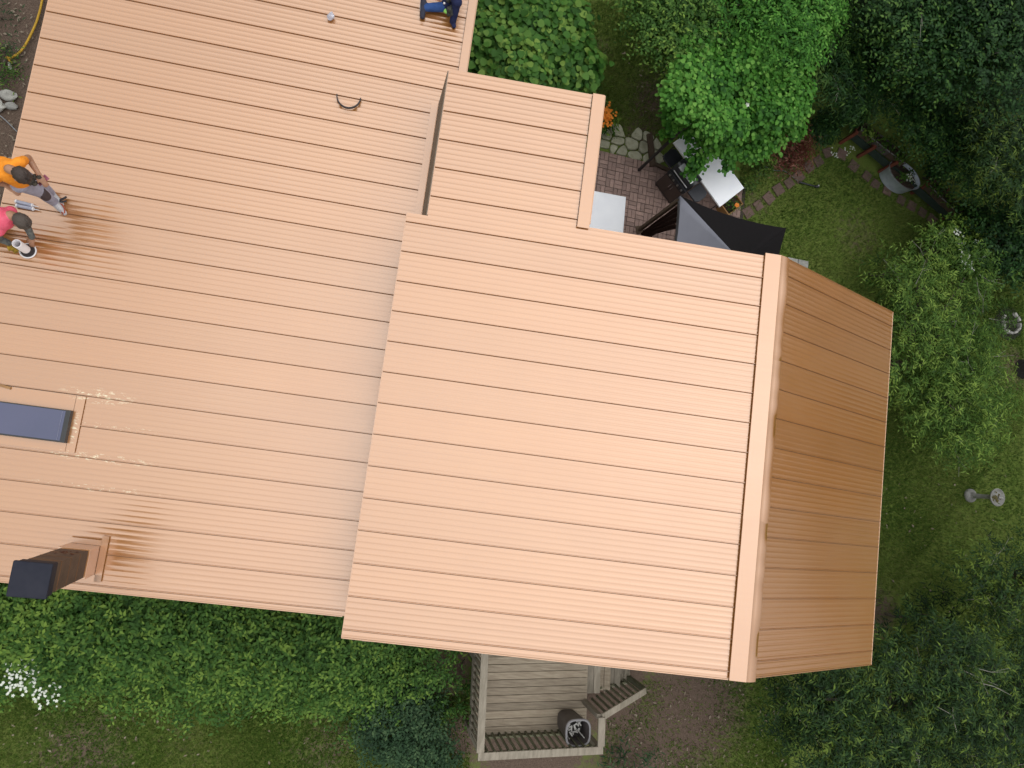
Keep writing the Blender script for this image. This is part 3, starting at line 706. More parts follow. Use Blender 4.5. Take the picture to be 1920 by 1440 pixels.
B.append((nk, hc - u * .06, .056, .058, 3)); B.append(((sL + sR) / 2, nk, .07, .056, 0))
body(pB, B, [PK, CAMO, DJ, SKIN, GLV]); hair(pB, hc, u, f_, mk('brown_hair', (.055, .042, .036), (.08, .06, .05), 60, .7, bump=.6, bscale=120), .104)

# person at the top edge of the frame, kneeling in jeans
org = onl(830, 10); pC = empty('person', org, 'person in blue jeans and dark sneakers kneeling at the top edge', 'person')
JN = cloth('blue_jeans', (.045, .10, .30), (.03, .07, .22)); SNK = cloth('navy_sneaker', (.035, .035, .055), (.05, .05, .075)); DK = cloth('dark_shirt', (.06, .03, .035), (.03, .035, .03)); NAVY = cloth('navy_denim', (.022, .028, .085))
B = []
an = onl(802, 14, .09); kn = onl(838, 13, .10); hp = onl(848, -46, .42)
B.append((an, kn, .062, .078, 0)); B.append((kn, hp, .085, .11, 3)); B.append((onl(794, 2, .10), onl(792, 31, .055), .048, .042, 1)); B.append((onl(794, 5, .09), an, .045, .045, 1))
an2 = onl(849, 40, .06); kn2 = onl(857, 4, .34); hp2 = onl(838, -50, .46)
B.append((an2, kn2, .052, .066, 3)); B.append((kn2, hp2, .08, .11, 3)); B.append((hp, hp2, .12, .12, 3)); B.append((an2, an2 + Vector((.03, -.06, -.02)), .04, .035, 3))
chs = onl(846, -95, .80); B.append(((hp + hp2) / 2, chs, .13, .15, 2)); sL, sR = chs + Vector((-.17, -.02, .06)), chs + Vector((.17, .02, .06)); B.append((sL, sR, .075, .075, 2))
for sh, el, wr in ((sL, onl(815, -60, .5), onl(828, -25, .2)), (sR, onl(868, -60, .5), onl(862, -22, .2))):
    B.append((sh, el, .055, .048, 2)); B.append((el, wr, .045, .032, 4)); hand(B, wr, (0, -.6, -.6), (1, 0, 0), 4)
hc = chs + Vector((0, .05, .30)); u, f_, s__ = head(pC, B, hc, (0, .1, 1), (0, -1, -.4), 4); B.append((chs + Vector((0, 0, .08)), hc - u * .06, .06, .058, 4))
body(pC, B, [JN, SNK, DK, NAVY, SKIN]); hair(pC, hc, u, f_, HAIR)
t = MB(); t.tube([onl(789.5, -3, .07), onl(788, 10, .055), onl(788, 22, .05)], .007, 6); t.build('shoe_sole_stripe', PVC, pC)
q = onl(843, 13, .22); t = MB(); t.smooth = True; rr = random.Random(9)
for k in range(9): t.ball(q + Vector((rr.uniform(-.06, .07), rr.uniform(-.08, .08), rr.uniform(-.05, .05))), rr.uniform(.03, .05), 8, 6, .1, rnd=rr)
tp = t.build('tool_bag', mk('black_nylon', (.03, .032, .028), (.06, .058, .05), 40, .8, bump=.6), None, origin=q); tag(tp, 'dark tool bag by the knee of the person in jeans', 'tool bag')
t = MB(); t.box(onl(837, 22, .17), (.075, .05, .03), rz=-.4); t.build('lime_tag', mk('lime_plastic', (.28, .62, .12), None, 5, .5), tp)
t = MB(); t.smooth = True; t.ball(onl(833, 6, .30), .018, 8, 6); t.build('white_cap', PVC, tp)

# ------------------------------------------------------------------ deck, stairs, bin
ZD, ZR = .72, 1.62
yawd = R_(5.0); ud = Vector((math.cos(yawd), math.sin(yawd), 0)); vd = Vector((-math.sin(yawd), math.cos(yawd), 0))
D0 = at(898, 1421, ZR); D0.z = 0                              # front-left corner
Wd = (at(1132, 1413, ZR) - at(898, 1421, ZR)).length - .04; Dd = 3.1
def dl(u_, v_, z): q = D0 + ud * u_ + vd * v_; return Vector((q.x, q.y, z))
deck = empty('deck', dl(Wd / 2, Dd / 2, 0), 'weathered grey wooden deck with railing and stairs beside the house', 'deck')
nb = int((Dd - .1) / .148)
for k in range(nb):
    t = MB(); v0 = .06 + k * .148; t.box(dl(Wd / 2 + .01, v0 + .07, ZD - .015), (Wd - .03, .139, .03), rz=yawd + random.uniform(-.0015, .0015)); t.build('deck_board', WOOD, deck, bevel=.004)
t = MB(); t.box(dl(Wd / 2, .02, ZD - .11), (Wd, .04, .20), rz=yawd); t.box(dl(.02, Dd / 2, ZD - .11), (.04, Dd - .1, .20), rz=yawd); t.box(dl(Wd - .02, Dd / 2, ZD - .11), (.04, Dd - .1, .20), rz=yawd); t.build('rim_joist', WOODY, deck)
for (u_, v_) in ((.05, .05), (Wd - .05, .05), (.05, 1.5), (Wd - .05, .62), (.05, 2.9)):
    t = MB(); t.box(dl(u_, v_, (ZR - .05) / 2 - .02), (.09, .09, ZR - .02), rz=yawd); t.build('post', WOODY, deck)
for (c, s_, r_) in ((dl(Wd / 2, .02, ZR), (Wd + .04, .14, .038), 0), (dl(.02, Dd / 2 + .04, ZR + .001), (Dd - .10, .14, .038), 1), (dl(Wd - .02, .355, ZR + .001), (.53, .14, .038), 1)):
    t = MB(); t.box(c, s_, rz=yawd + (math.pi / 2 if r_ else 0)); t.build('rail_cap', WOODY, deck, bevel=.005)
for (a, b) in (((.09, .05), (Wd - .09, .05)), ((.05, .1), (.05, Dd - .15))):
    for zz in (ZR - .06, ZD + .09):
        t = MB(); t.bar(dl(*a, zz), dl(*b, zz), .038, .085); t.build('rail', MOSSW, deck)
for k in range(int(Wd / .135) - 1):
    t = MB(); t.box(dl(.16 + k * .135, .085, (ZD + ZR) / 2), (.036, .036, ZR - ZD + .0), rz=yawd); t.build('baluster', MOSSW, deck)
for k in range(int(Dd / .135) - 1):
    t = MB(); t.box(dl(.012, .16 + k * .135, (ZD + ZR) / 2 - .06), (.036, .036, ZR - ZD + .10), rz=yawd); t.build('baluster', WOODY, deck)
# stairs run down towards +u
for s_ in range(4):
    zt = ZD - .165 * (s_ + 1) + .165 * .35
    for b2 in range(2):
        t = MB(); u_ = Wd + .02 + .07 + s_ * .29 + b2 * .145; t.box(dl(u_, 1.42, zt), (.138, 1.35, .036), rz=yawd + random.uniform(-.003, .003)); t.build('stair_tread', WOODY if s_ != 1 else WOOD, deck, bevel=.004)
for vv in (.80, 2.05):
    t = MB(); t.bar(dl(Wd, vv, ZD - .18), dl(Wd + 1.2, vv, .02), .04, .2); t.build('stringer', MOSSW, deck)
ra, rb = dl(Wd, .62, ZR - .02), at(1210, 1295, 1.0)
t = MB(); t.bar(ra, rb, .12, .036); t.build('stair_rail', WOODY, deck)
t = MB(); t.box((rb.x, rb.y, .48), (.09, .09, .98), rz=yawd); t.build('post', MOSSW, deck)
for k in range(1, 9):
    q = ra.lerp(rb, k / 9.); t = MB(); t.box((q.x, q.y, q.z - .47), (.036, .036, .86), rz=yawd); t.build('baluster', MOSSW, deck)
# bin
bc = at(1062, 1348, ZD); bc = Vector((bc.x, bc.y, ZD)); bn = empty('rubbish_bin', bc, 'tall grey-brown plastic bin with scraps inside on the deck corner', 'bin')
t = MB(); t.smooth = True; t.lathe(bc, [(.001, .004), (.185, .004), (.20, .03), (.235, .74), (.22, .74), (.188, .05), (.001, .05)], 32, (1, 1), ((ud.x, ud.y, 0), (vd.x, vd.y, 0), (0, 0, 1)), .62); t.build('bin_body', GREYBIN, bn)
t = MB(); t.smooth = True; t.lathe(bc, [(.232, .70), (.255, .71), (.258, .745), (.245, .757), (.222, .75), (.220, .735)], 32, (1, 1), ((ud.x, ud.y, 0), (vd.x, vd.y, 0), (0, 0, 1)), .62); t.build('rim', BINRIM, bn)
sc = MB(); rr = random.Random(4)
for k in range(26):
    a = rr.uniform(0, 6.28); q = bc + Vector((rr.uniform(-.13, .10), rr.uniform(-.08, .13), .46 + rr.uniform(0, .06)))
    sc.bar(q, q + Vector((math.cos(a), math.sin(a), rr.uniform(-.2, .3))) * rr.uniform(.04, .10), rr.uniform(.012, .035), .003)
for (q0, q1) in (((-.17, -.10, .5), (-.15, -.13, .70)), ((.06, -.02, .45), (.15, -.10, .70))): sc.bar(bc + Vector(q0), bc + Vector(q1), .02, .014)
tag(sc.build('scrap_pile', PAPER, None, origin=bc + Vector((0, 0, .05))), 'pale scraps and sticks heaped inside the grey-brown bin', 'scraps')
t = MB(); rr = random.Random(6)
q = bc + Vector((0, 0, .05)); sc2 = MB(); sc2.lathe(q, [(.001, .40), (.17, .40), (.175, .02)], 20, (1, 1), None, .7); o_ = sc2.build('bag_liner', CHARS, bn)

# ------------------------------------------------------------------ patio: pavers, flagstones, edging timber
def clip_poly(poly, p, nrm_):
    out_ = []
    for i in range(len(poly)):
        a, b = poly[i], poly[(i + 1) % len(poly)]; da = (a[0] - p[0]) * nrm_[0] + (a[1] - p[1]) * nrm_[1]; db = (b[0] - p[0]) * nrm_[0] + (b[1] - p[1]) * nrm_[1]
        if da <= 0: out_.append(a)
        if (da < 0) != (db < 0):
            t = da / (da - db); out_.append((a[0] + (b[0] - a[0]) * t, a[1] + (b[1] - a[1]) * t))
    return out_
P0, P1, P2 = at(1118, 281), at(1232, 309), at(1300, 345)
yawp = math.atan2((P1 - P0).y, (P1 - P0).x); up_ = Vector((math.cos(yawp), math.sin(yawp), 0)); vp_ = Vector((-math.sin(yawp), math.cos(yawp), 0))
bed = MB(); o0 = P0 - up_ * .5
bed.prism([tuple((o0 + vp_ * -4.6)[:2]), tuple((o0 + up_ * 4.4 + vp_ * -4.6)[:2]), tuple((o0 + up_ * 4.4)[:2]), tuple(o0[:2])], -.04, -.006)
patio = bed.build('patio', mk('paver_joint_sand', (.055, .042, .036), (.04, .032, .027), 20, 1.), None, origin=o0); tag(patio, kind='structure')
t = MB(); BW, BL = .100, .205
t.prism([(-BL / 2 + .004, -BW / 2 + .004), (BL / 2 - .004, -BW / 2 + .004), (BL / 2 - .004, BW / 2 - .004), (-BL / 2 + .004, BW / 2 - .004)], 0, .022, .004)
pav_me = t.mesh('paver', PAVER); cnt = 0; rest = MB()
for j in range(22):
    for i in range(21):
        base = o0 + up_ * (.1 + i * BL) - vp_ * (.1 + j * BL)
        for k in range(2):
            hz = (i + j) % 2 == 0
            q = base + (vp_ if hz else up_) * ((k - .5) * BW); rz = yawp + (0 if hz else math.pi / 2)
            dz = random.uniform(-.002, .002)
            vis = (4.2 < q.x < 7.4 and 5.75 < q.y < 8.2) and cnt < 300 and not (q.x > 6.6 and q.y > 6.9)
            if vis:
                o = link('paver', pav_me, patio, (q.x - o0.x, q.y - o0.y, -.004 + dz)); o.rotation_euler.z = rz + random.uniform(-.01, .01); cnt += 1
            else:
                rest.box((q.x, q.y, .007 + dz), (BL - .008, BW - .008, .022), rz=rz)
tag(rest.build('paver_field', PAVER, patio), kind='stuff')
# flagstones
f0 = at(1112, 283); F_ = [at(1108, 279), at(1232, 307), at(1236, 258), at(1140, 232), at(1112, 236)]
fp = empty('flagstone_path', (F_[0].x, F_[0].y, -.02)); tag(fp, 'small crazy-paved path of pale mossy flagstones beside the roof wing', 'path')
rr = random.Random(21); seeds = []; xs = [p.x for p in F_]; ys = [p.y for p in F_]
gs = .29; iy = 0; yv = min(ys) - .1
while yv < max(ys) + .2:
    xv = min(xs) - .2 + (iy % 2) * gs / 2
    while xv < max(xs) + .2: seeds.append((xv + rr.uniform(-.1, .1), yv + rr.uniform(-.1, .1))); xv += gs
    yv += gs * .86; iy += 1
def inside(p, P):
    c = False
    for i in range(len(P)):
        a, b = P[i], P[(i + 1) % len(P)]
        if (a.y > p[1]) != (b.y > p[1]) and p[0] < (b.x - a.x) * (p[1] - a.y) / (b.y - a.y) + a.x: c = not c
    return c
for s in seeds:
    if not inside(s, F_): continue
    poly = [(s[0] - .3, s[1] - .3), (s[0] + .3, s[1] - .3), (s[0] + .3, s[1] + .3), (s[0] - .3, s[1] + .3)]
    for t_ in seeds:
        d = (t_[0] - s[0], t_[1] - s[1]); l = math.hypot(*d)
        if 0 < l < .9: poly = clip_poly(poly, (s[0] + d[0] * (.5 - .016 / l), s[1] + d[1] * (.5 - .016 / l)), d)
    # blunt the corners
    q = []
    for i in range(len(poly)):
        a, b = Vector(poly[i]), Vector(poly[(i + 1) % len(poly)]); q += [tuple(a.lerp(b, .2)), tuple(a.lerp(b, .8))]
    t = MB(); t.prism(q, -.03, .022 + rr.uniform(-.006, .008), .012); t.build('flagstone', STONEM, fp)
t = MB(); t.bar(at(1217, 252, .05), at(1224, 312, .05), .13, .12); tag(t.build('edging_timber', TIMBER, None, origin=at(1220, 280), bevel=.01), 'dark landscape timber along the end of the flagstone path', 'timber')
t = MB(); t.bar(at(1228, 308, .03), at(1300, 340, .03), .09, .08); tag(t.build('edging_timber', TIMBER, None, origin=at(1260, 322), bevel=.01), 'low dark timber edging between the pavers and the grill', 'timber')

# ------------------------------------------------------------------ patio furniture
def table(name, corners, zt, label, leg_in=.08, thick=.045):
    """corners: 4 points at height zt, in order"""
    c = sum(corners, Vector()) / 4; r = empty(name, (c.x, c.y, 0), label, 'table')
    t = MB(); t.prism([tuple(p[:2]) for p in corners], zt - thick, zt, .008); t.build('tabletop', WHITEP, r, bevel=.006)
    for p in corners:
        q = Vector((p.x, p.y, 0)).lerp(Vector((c.x, c.y, 0)), leg_in); t = MB(); t.smooth = True; t.tube([(q.x, q.y, .0), (q.x, q.y, zt - thick)], .014, 10); t.build('leg', DKMET, r)
    return r
a, b, c = at(1263, 267, .74), at(1350, 388, .74), at(1391, 346, .74)
d_ = (b - a).normalized(); s_ = Vector((-d_.y, d_.x, 0)); wdt = (c - b).dot(s_)
table('folding_table', [a, b, b + s_ * wdt, a + s_ * wdt], .74, 'long white folding table partly covered by hanging vines')
a, b = at(1174, 369, .72), at(1168, 446, .72); d_ = (b - a).normalized(); s_ = Vector((d_.y, -d_.x, 0)); a2 = a + d_ * .88
table('card_table', [a + s_ * .90, a + s_ * .90 + d_ * .88, a2, a][::1] if s_.x < 0 else [a, a2, a2 - s_ * .9, a - s_ * .9], .72, 'square white table on the brick patio beside the roof wing')

# gas grill: long axis parallel to the folding table, front towards the house
gd = (at(1350, 388, .74) - at(1263, 267, .74)).normalized(); gf = Vector((gd.y, -gd.x, 0))
if gf.y > 0: gf = -gf
gc = at(1286, 328, .88); gc = Vector((gc.x, gc.y, 0)); AXG = (gd, -gf, Vector((0, 0, 1)))
grill = empty('gas_grill', gc, 'black gas grill with steel panel standing before the white folding table', 'grill')
def gp(a_, b2, z): return gc + gd * a_ + gf * b2 + Vector((0, 0, z))
t = MB(); t.box(gp(0, 0, .42), (.60, .48, .72), axes=AXG); t.build('cabinet', BLACKM, grill, bevel=.01)
for k in (-1, 1):
    t = MB(); t.box(gp(k * .145, .246, .40), (.275, .014, .56), axes=AXG); dr = t.build('door', BRNDOOR, grill, bevel=.004)
    t = MB(); t.smooth = True; t.tube([gp(k * .035, .265, .45), gp(k * .035, .265, .6)], .009, 8); t.build('handle', STEEL, dr)
t = MB(); t.box(gp(0, .215, .815), (.62, .13, .10), axes=(gd, nrm(-gf + Vector((0, 0, -.35))), nrm(Vector((0, 0, 1)) + -gf * .35))); t.build('control_panel', BLACKM, grill, bevel=.006)
for k in range(4):
    t = MB(); t.smooth = True; p = gp(-.21 + k * .14, .285, .83); t.tube([p, p + gf * .03 + Vector((0, 0, .01))], [.026, .022], 12); t.build('knob', STEEL, grill)
t = MB(); t.smooth = True; ns = 10; hood = [(.22, .86)] + [(.20 * math.cos(math.pi * k / ns) + .0, .92 + .20 * math.sin(math.pi * k / ns)) for k in range(ns + 1)] + [(-.22, .86)]
for (b0, z0), (b1, z1) in zip(hood[:-1], hood[1:]): t.poly([gp(-.31, b0, z0), gp(.31, b0, z0), gp(.31, b1, z1), gp(-.31, b1, z1)])
for sg in (-1, 1): t.poly([gp(sg * .31, b0, z0) for b0, z0 in (hood if sg > 0 else hood[::-1])])
t.build('hood', BLACKM, grill)
t = MB(); t.smooth = False; t.box(gp(0, .09, 1.09), (.46, .16, .02), axes=(gd, nrm(-gf + Vector((0, 0, .45))), nrm(Vector((0, 0, 1)) + gf * .45))); t.build('hood_panel', STEEL, grill, bevel=.006)
t = MB(); t.smooth = True; t.tube([gp(-.24, .245, .98), gp(.24, .245, .98)], .013, 10); t.build('hood_handle', STEEL, grill)
for k in (-1, 1):
    t = MB(); o_ = [gp(k * .33, -.2, 0), gp(k * .33, .2, 0), gp(k * .60, .2, 0), gp(k * .66, .1, 0), gp(k * .66, -.1, 0), gp(k * .60, -.2, 0)]
    oo = [tuple(q[:2]) for q in o_]; ar = sum(oo[i][0] * oo[(i + 1) % 6][1] - oo[(i + 1) % 6][0] * oo[i][1] for i in range(6)); t.prism(oo if ar > 0 else oo[::-1], .82, .86, .008); t.build('side_shelf', DKMET, grill)
for a_ in (-.25, .25):
    for b2 in (-.2, .2):
        t = MB(); t.smooth = True; t.tube([gp(a_ - .02, b2, .035), gp(a_ + .02, b2, .035)], .035, 12); t.build('caster', RUBBER, grill)

# canopy (gazebo): square soft top on four posts
ZG, ZA = 2.15, 2.75
A_, B_ = at(1276, 367, ZG), at(1474, 428, ZG); ga = (B_ - A_).normalized(); gb = Vector((ga.y, -ga.x, 0)); LG = (B_ - A_).length
C_, D_ = B_ + gb * LG, A_ + gb * LG; AP = (A_ + C_) / 2; AP.z = ZA
gz = empty('canopy', (AP.x, AP.y, 0), 'pyramid canopy with black and grey fabric panels behind the house', 'canopy')
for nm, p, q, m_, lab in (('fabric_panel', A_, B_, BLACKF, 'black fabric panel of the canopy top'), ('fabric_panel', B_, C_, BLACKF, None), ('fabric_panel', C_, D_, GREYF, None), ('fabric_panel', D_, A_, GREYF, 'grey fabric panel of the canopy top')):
    t = MB(); t.smooth = True; nn = 10; G = []
    for i in range(nn + 1):
        row = []
        for j in range(nn + 1):
            e_ = p.lerp(q, j / nn); e_ = e_ + (AP - e_) * .0; inw = (AP - (p + q) / 2); inw.z = 0; inw.normalize()
            e_ = e_ + inw * (.10 * 4 * (j / nn) * (1 - j / nn))
            x_ = e_.lerp(AP, i / nn); x_.z -= .07 * 4 * (i / nn) * (1 - i / nn) * (1 - abs(2 * j / nn - 1)) ; row.append(x_)
        G.append(row)
    for i in range(nn):
        for j in range(nn): t.poly([G[i][j], G[i][j + 1], G[i + 1][j + 1], G[i + 1][j]])
    for j in range(nn): # valance
        t.poly([G[0][j + 1], G[0][j], G[0][j] - Vector((0, 0, .12)), G[0][j + 1] - Vector((0, 0, .12))])
    o = t.build(nm, m_, gz)
    sd_ = o.modifiers.new('thickness', 'SOLIDIFY'); sd_.thickness = .004
    if lab: o['label'] = lab
for p, lab in ((A_, 1), (B_, 0), (C_, 0), (D_, 0)):
    t = MB(); q = p.lerp(AP, .03); t.bar((q.x, q.y, 0), (q.x, q.y, ZG - .05), .07, .07, (1, 0, 0)); t.build('post', TIMBER, gz)
    t = MB(); t.box((q.x, q.y, .02), (.18, .18, .04), rz=.3); t.build('foot_plate', TIMBER, gz)
    t = MB(); t.bar(q + Vector((0, 0, -.02)), AP - Vector((0, 0, .05)), .03, .03); t.build('rafter', TIMBER, gz)
# gathered curtain tied to the near post
t = MB(); t.smooth = True; nn = 26; q0 = A_.lerp(AP, .03); rows = []
for i in range(13):
    z = .1 + (ZG - .25) * i / 12; wdh = .30 + .45 * abs(i / 12 - .35) ** 1.2; row = []
    for j in range(nn):
        u_ = j / (nn - 1); row.append(q0 * 1.0 + gb * (.04 + u_ * wdh) + ga * (.035 * math.sin(u_ * 26 + i * .2) + .05) - Vector((0, 0, q0.z - z)))
    rows.append(row)
for i in range(12):
    for j in range(nn - 1): t.poly([rows[i][j], rows[i][j + 1], rows[i + 1][j + 1], rows[i + 1][j]])
o = t.build('curtain', BROWNF, gz); o['label'] = 'gathered dark brown curtain on the near post'
o.modifiers.new('thickness', 'SOLIDIFY').thickness = .004

# flower box with an orange bloom beside the folding table
q = at(1372, 384, .25); fbx = empty('flower_box', (q.x, q.y, 0), 'small wooden flower box with an orange bloom beside the white folding table', 'flower box')
for k, (da, db, sx, sy) in enumerate(((0, .14, .5, .025), (0, -.14, .5, .025), (.24, 0, .025, .255), (-.24, 0, .025, .255))):
    t = MB(); p = q + gd * db * -1 + (-gf) * da; t.box((p.x, p.y, .14), (sx, sy, .28), axes=(-gf, gd, Vector((0, 0, 1)))); t.build('box_side', mk('tan_wood', (.32, .17, .06), None, 9, .8), fbx)
t = MB(); t.box((q.x, q.y, .11), (.47, .25, .2), axes=(-gf, gd, Vector((0, 0, 1)))); t.build('soil', SOILM, fbx)
# stepping stones: flat square slabs in a curve round the lawn
step_px = [(1403, 398), (1422, 385), (1442, 371), (1460, 355), (1480, 343), (1498, 331), (1517, 312), (1535, 302), (1552, 286), (1579, 289), (1601, 311), (1626, 330), (1642, 345), (1664, 357), (1690, 375), (1710, 386), (1730, 398), (1748, 412)]
ords = ['first', 'second', 'third', 'fourth', 'fifth', 'sixth', 'seventh', 'eighth', 'ninth', 'tenth', 'eleventh', 'twelfth', 'thirteenth', 'fourteenth', 'fifteenth', 'sixteenth', 'seventeenth', 'eighteenth']
t = MB(); t.prism([(-.125, -.125), (.125, -.125), (.125, .125), (-.125, .125)], -.03, .02, .01); st_me = t.mesh('stepping_stone', STEPM)
for k, (px, py) in enumerate(step_px):
    p = at(px, py); nx_ = at(*step_px[min(k + 1, 17)]); pv = at(*step_px[max(k - 1, 0)])
    o = link('stepping_stone', st_me, None, (p.x, p.y, -.01)); o.rotation_euler.z = math.atan2(nx_.y - pv.y, nx_.x - pv.x) + random.uniform(-.1, .1)
    o.scale = (random.uniform(.9, 1.1),) * 2 + (1,)
    tag(o, '%s square stepping stone of the curved path, counted from the black canopy' % ords[k], 'stepping stone', 'stepping stones round the lawn')
for k, (px, py, lab) in enumerate(((1485, 494, 'left one of two grey paving slabs by the ridge corner'), (1505, 498, 'right one of two grey paving slabs by the ridge corner'))):
    p = at(px, py); t = MB(); t.prism([(p.x - .14, p.y - .13), (p.x + .14, p.y - .13), (p.x + .14, p.y + .13), (p.x - .14, p.y + .13)], -.03, .03, .01)
    tag(t.build('paving_slab', CONC, None, origin=p), lab, 'slab', 'paving slabs by the house')
# hose with nozzle on the lawn
hp_ = [at(1432, 312), at(1450, 320), at(1470, 321), at(1483, 330), at(1497, 342)]
t = MB(); t.smooth = True; P = []
for i in range(len(hp_) - 1):
    for k in range(5): P.append(hp_[i].lerp(hp_[i + 1], k / 5) + Vector((0, 0, .02)))
t.tube(P, .012, 8); hz_ = t.build('garden_hose', mk('grey_green_hose', (.10, .12, .10), None, 5, .5), None, origin=hp_[0]); tag(hz_, 'thin garden hose with a nozzle lying on the lawn by the stepping stones', 'hose')
t = MB(); t.smooth = True; t.tube([at(1497, 342) + Vector((0, 0, .03)), at(1512, 347) + Vector((0, 0, .05)), at(1527, 351) + Vector((0, 0, .05))], [.026, .018, .014], 10); t.tube([at(1526, 351) + Vector((0, 0, .05)), at(1532, 351) + Vector((0, 0, .05))], [.03, .035], 12); t.build('nozzle', BLACKM, hz_)
t = MB(); t.smooth = True; t.ball(at(1531, 350) + Vector((0, 0, .08)), .018, 8, 6); t.build('nozzle_tip', PVC, hz_)

# raised planter row on red posts
ZP = .62
pr_px = [(1613, 243), (1641, 264), (1669, 286), (1697, 307), (1742, 347), (1764, 370), (1790, 394), (1806, 406)]
planter = empty('planter_stand', at(1690, 330, 0), 'long raised planter stand on red wooden posts at the edge of the trees', 'planter stand')
pd = (at(1800, 402, ZP) - at(1613, 243, ZP)).normalized(); pn = Vector((-pd.y, pd.x, 0))
if pn.x < 0: pn = -pn
for k in range(len(pr_px) - 1):
    if k == 3: continue
    a, b = at(*pr_px[k], ZP), at(*pr_px[k + 1], ZP); a = a.lerp(b, .04)
    tm = TIMBER if k != 1 else GREYBIN
    for (o0_, o1_) in ((0, 0), (.24, .24)):
        t = MB(); t.bar(a + pn * o0_ - Vector((0, 0, .09)), b + pn * o1_ - Vector((0, 0, .09)), .016, .20); t.build('trough_side', tm, planter)
    for e_ in (a, b.lerp(a, .05)):
        t = MB(); t.bar(e_ - Vector((0, 0, .092)), e_ + pn * .24 - Vector((0, 0, .092)), .016, .19); t.build('trough_end', tm, planter)
    t = MB(); t.bar(a.lerp(b, .5) - pd * (a - b).length * .46 + pn * .12 - Vector((0, 0, .09)), a.lerp(b, .5) + pd * (a - b).length * .44 + pn * .12 - Vector((0, 0, .09)), .20, .12); t.build('soil', SOILM, planter)
    t = MB(); t.bar(a - pn * .005 + Vector((0, 0, .012)), b.lerp(a, .03) - pn * .005 + Vector((0, 0, .012)), .022, .012); t.build('rim', BINRIM, planter)
back = MB(); a, b = at(1613, 243, ZP), at(1806, 406, ZP); back.bar(a + pn * .02 - Vector((0, 0, .33)), b + pn * .02 - Vector((0, 0, .33)), .03, .22); back.build('back_board', mk('dark_green_board', (.02, .035, .028), None, 6, .8), planter)
for (bx, by) in ((1575, 268), (1608, 294), (1648, 322), (1708, 362), (1741, 383), (1768, 409)):
    p = at(bx, by); t = MB(); t.box((p.x, p.y, ZP / 2), (.075, .075, ZP), rz=math.atan2(pd.y, pd.x)); t.build('post', REDW, planter)
    t = MB(); t.bar(Vector((p.x, p.y, ZP - .16)), Vector((p.x, p.y, ZP - .16)) + pn * .32, .05, .07); t.build('bracket', REDW, planter)
# galvanised tub
tb = at(1669, 346); tb = Vector((tb.x, tb.y, 0)) + pn * .12; tub = empty('washtub', tb, 'oval galvanised steel tub planted with white flowers below the planter row', 'tub')
AXT = (pd, pn, Vector((0, 0, 1)))
t = MB(); t.smooth = True; t.lathe(tb, [(.001, .0), (.43, .0), (.44, .02), (.48, .40), (.495, .41), (.495, .425), (.475, .425), (.465, .40), (.43, .2)], 36, (1, .60), AXT); t.build('tub_wall', GALV, tub)
t = MB(); t.lathe(tb, [(.455, .33), (.001, .35)], 24, (1, .60), AXT); t.build('soil', SOILM, tub)
t = MB(); t.smooth = True; t.lathe(tb, [(.488, .418), (.503, .425), (.503, .437), (.484, .437)], 36, (1, .60), AXT); t.build('rim', BINRIM, tub)

# birdbath
bb = at(1818, 929); bb.z = 0; bird = empty('birdbath', bb, 'grey concrete birdbath standing on the lawn', 'birdbath')
t = MB(); t.smooth = True; t.lathe(bb, [(.001, .0), (.17, .0), (.17, .05), (.14, .08), (.08, .10)], 24); t.build('base', CONC, bird)
t = MB(); t.smooth = True; t.lathe(bb, [(.08, .10), (.06, .2), (.05, .4), (.055, .6), (.09, .68)], 20); t.build('pedestal', CONC, bird)
t = MB(); t.smooth = True; t.lathe(bb, [(.09, .68), (.16, .71), (.205, .76), (.215, .80), (.20, .81), (.175, .775), (.10, .74), (.001, .735)], 28); t.build('bowl', CONC, bird)
lf = MB(); rr = random.Random(2)
for k in range(40):
    a = rr.uniform(0, 6.28); r_ = rr.uniform(0, .14); lf.ball(bb + Vector((r_ * math.cos(a), r_ * math.sin(a), .755)), rr.uniform(.012, .026), 6, 4, .3, (1, 1, .5), rr)
tag(lf.build('leaf_litter', mk('leaf_litter', (.08, .07, .02), (.16, .13, .05), 40, .9), None, origin=bb + Vector((0, 0, .74))), 'dark leaf litter lying in the birdbath bowl', 'leaf litter')
t = MB(); t.smooth = True; t.ball(bb + Vector((.11, .0, .79)), .045, 8, 6, .2, (1.4, .7, .7)); tag(t.build('pebble', WHITES, None, origin=bb + Vector((.11, 0, .76))), 'pale pebble lying in the birdbath bowl', 'pebble')
# fire ring
fr = at(1893, 606); fr.z = 0; fire = empty('fire_ring', fr, 'ring of white-washed stones round dark ash at the right edge', 'fire pit')
t = MB(); t.lathe(fr, [(.001, .0), (.34, .0), (.46, -.028)], 28); t.build('ash_bed', CHARS, fire)
for k in range(12):
    a = k / 12 * 6.283 + random.uniform(-.1, .1); 
    if k in (3, 4): continue
    p = fr + Vector((.27 * math.cos(a), .27 * math.sin(a), .05)); t = MB(); t.box((0, 0, 0), (.15, .075, .10), top_scale=.8); 
    me_ = t.mesh('ring_stone', WHITES if k % 3 else CONC); o = link('ring_stone', me_, fire, p - fr); o.rotation_euler = (random.uniform(-.15, .15), random.uniform(-.15, .15), a + math.pi / 2 + random.uniform(-.3, .3))
    bv = o.modifiers.new('b', 'BEVEL'); bv.width = .018; bv.segments = 2
sp_ = at(1918, 692); t = MB(); t.smooth = True; t.lathe((sp_.x, sp_.y, 0), [(.26, -.02), (.22, .12), (.20, .34), (.17, .36), (.001, .35)], 16); tag(t.build('tree_stump', CHARS, None, origin=(sp_.x, sp_.y, 0)), 'dark stump at the right edge below the fire ring', 'stump')

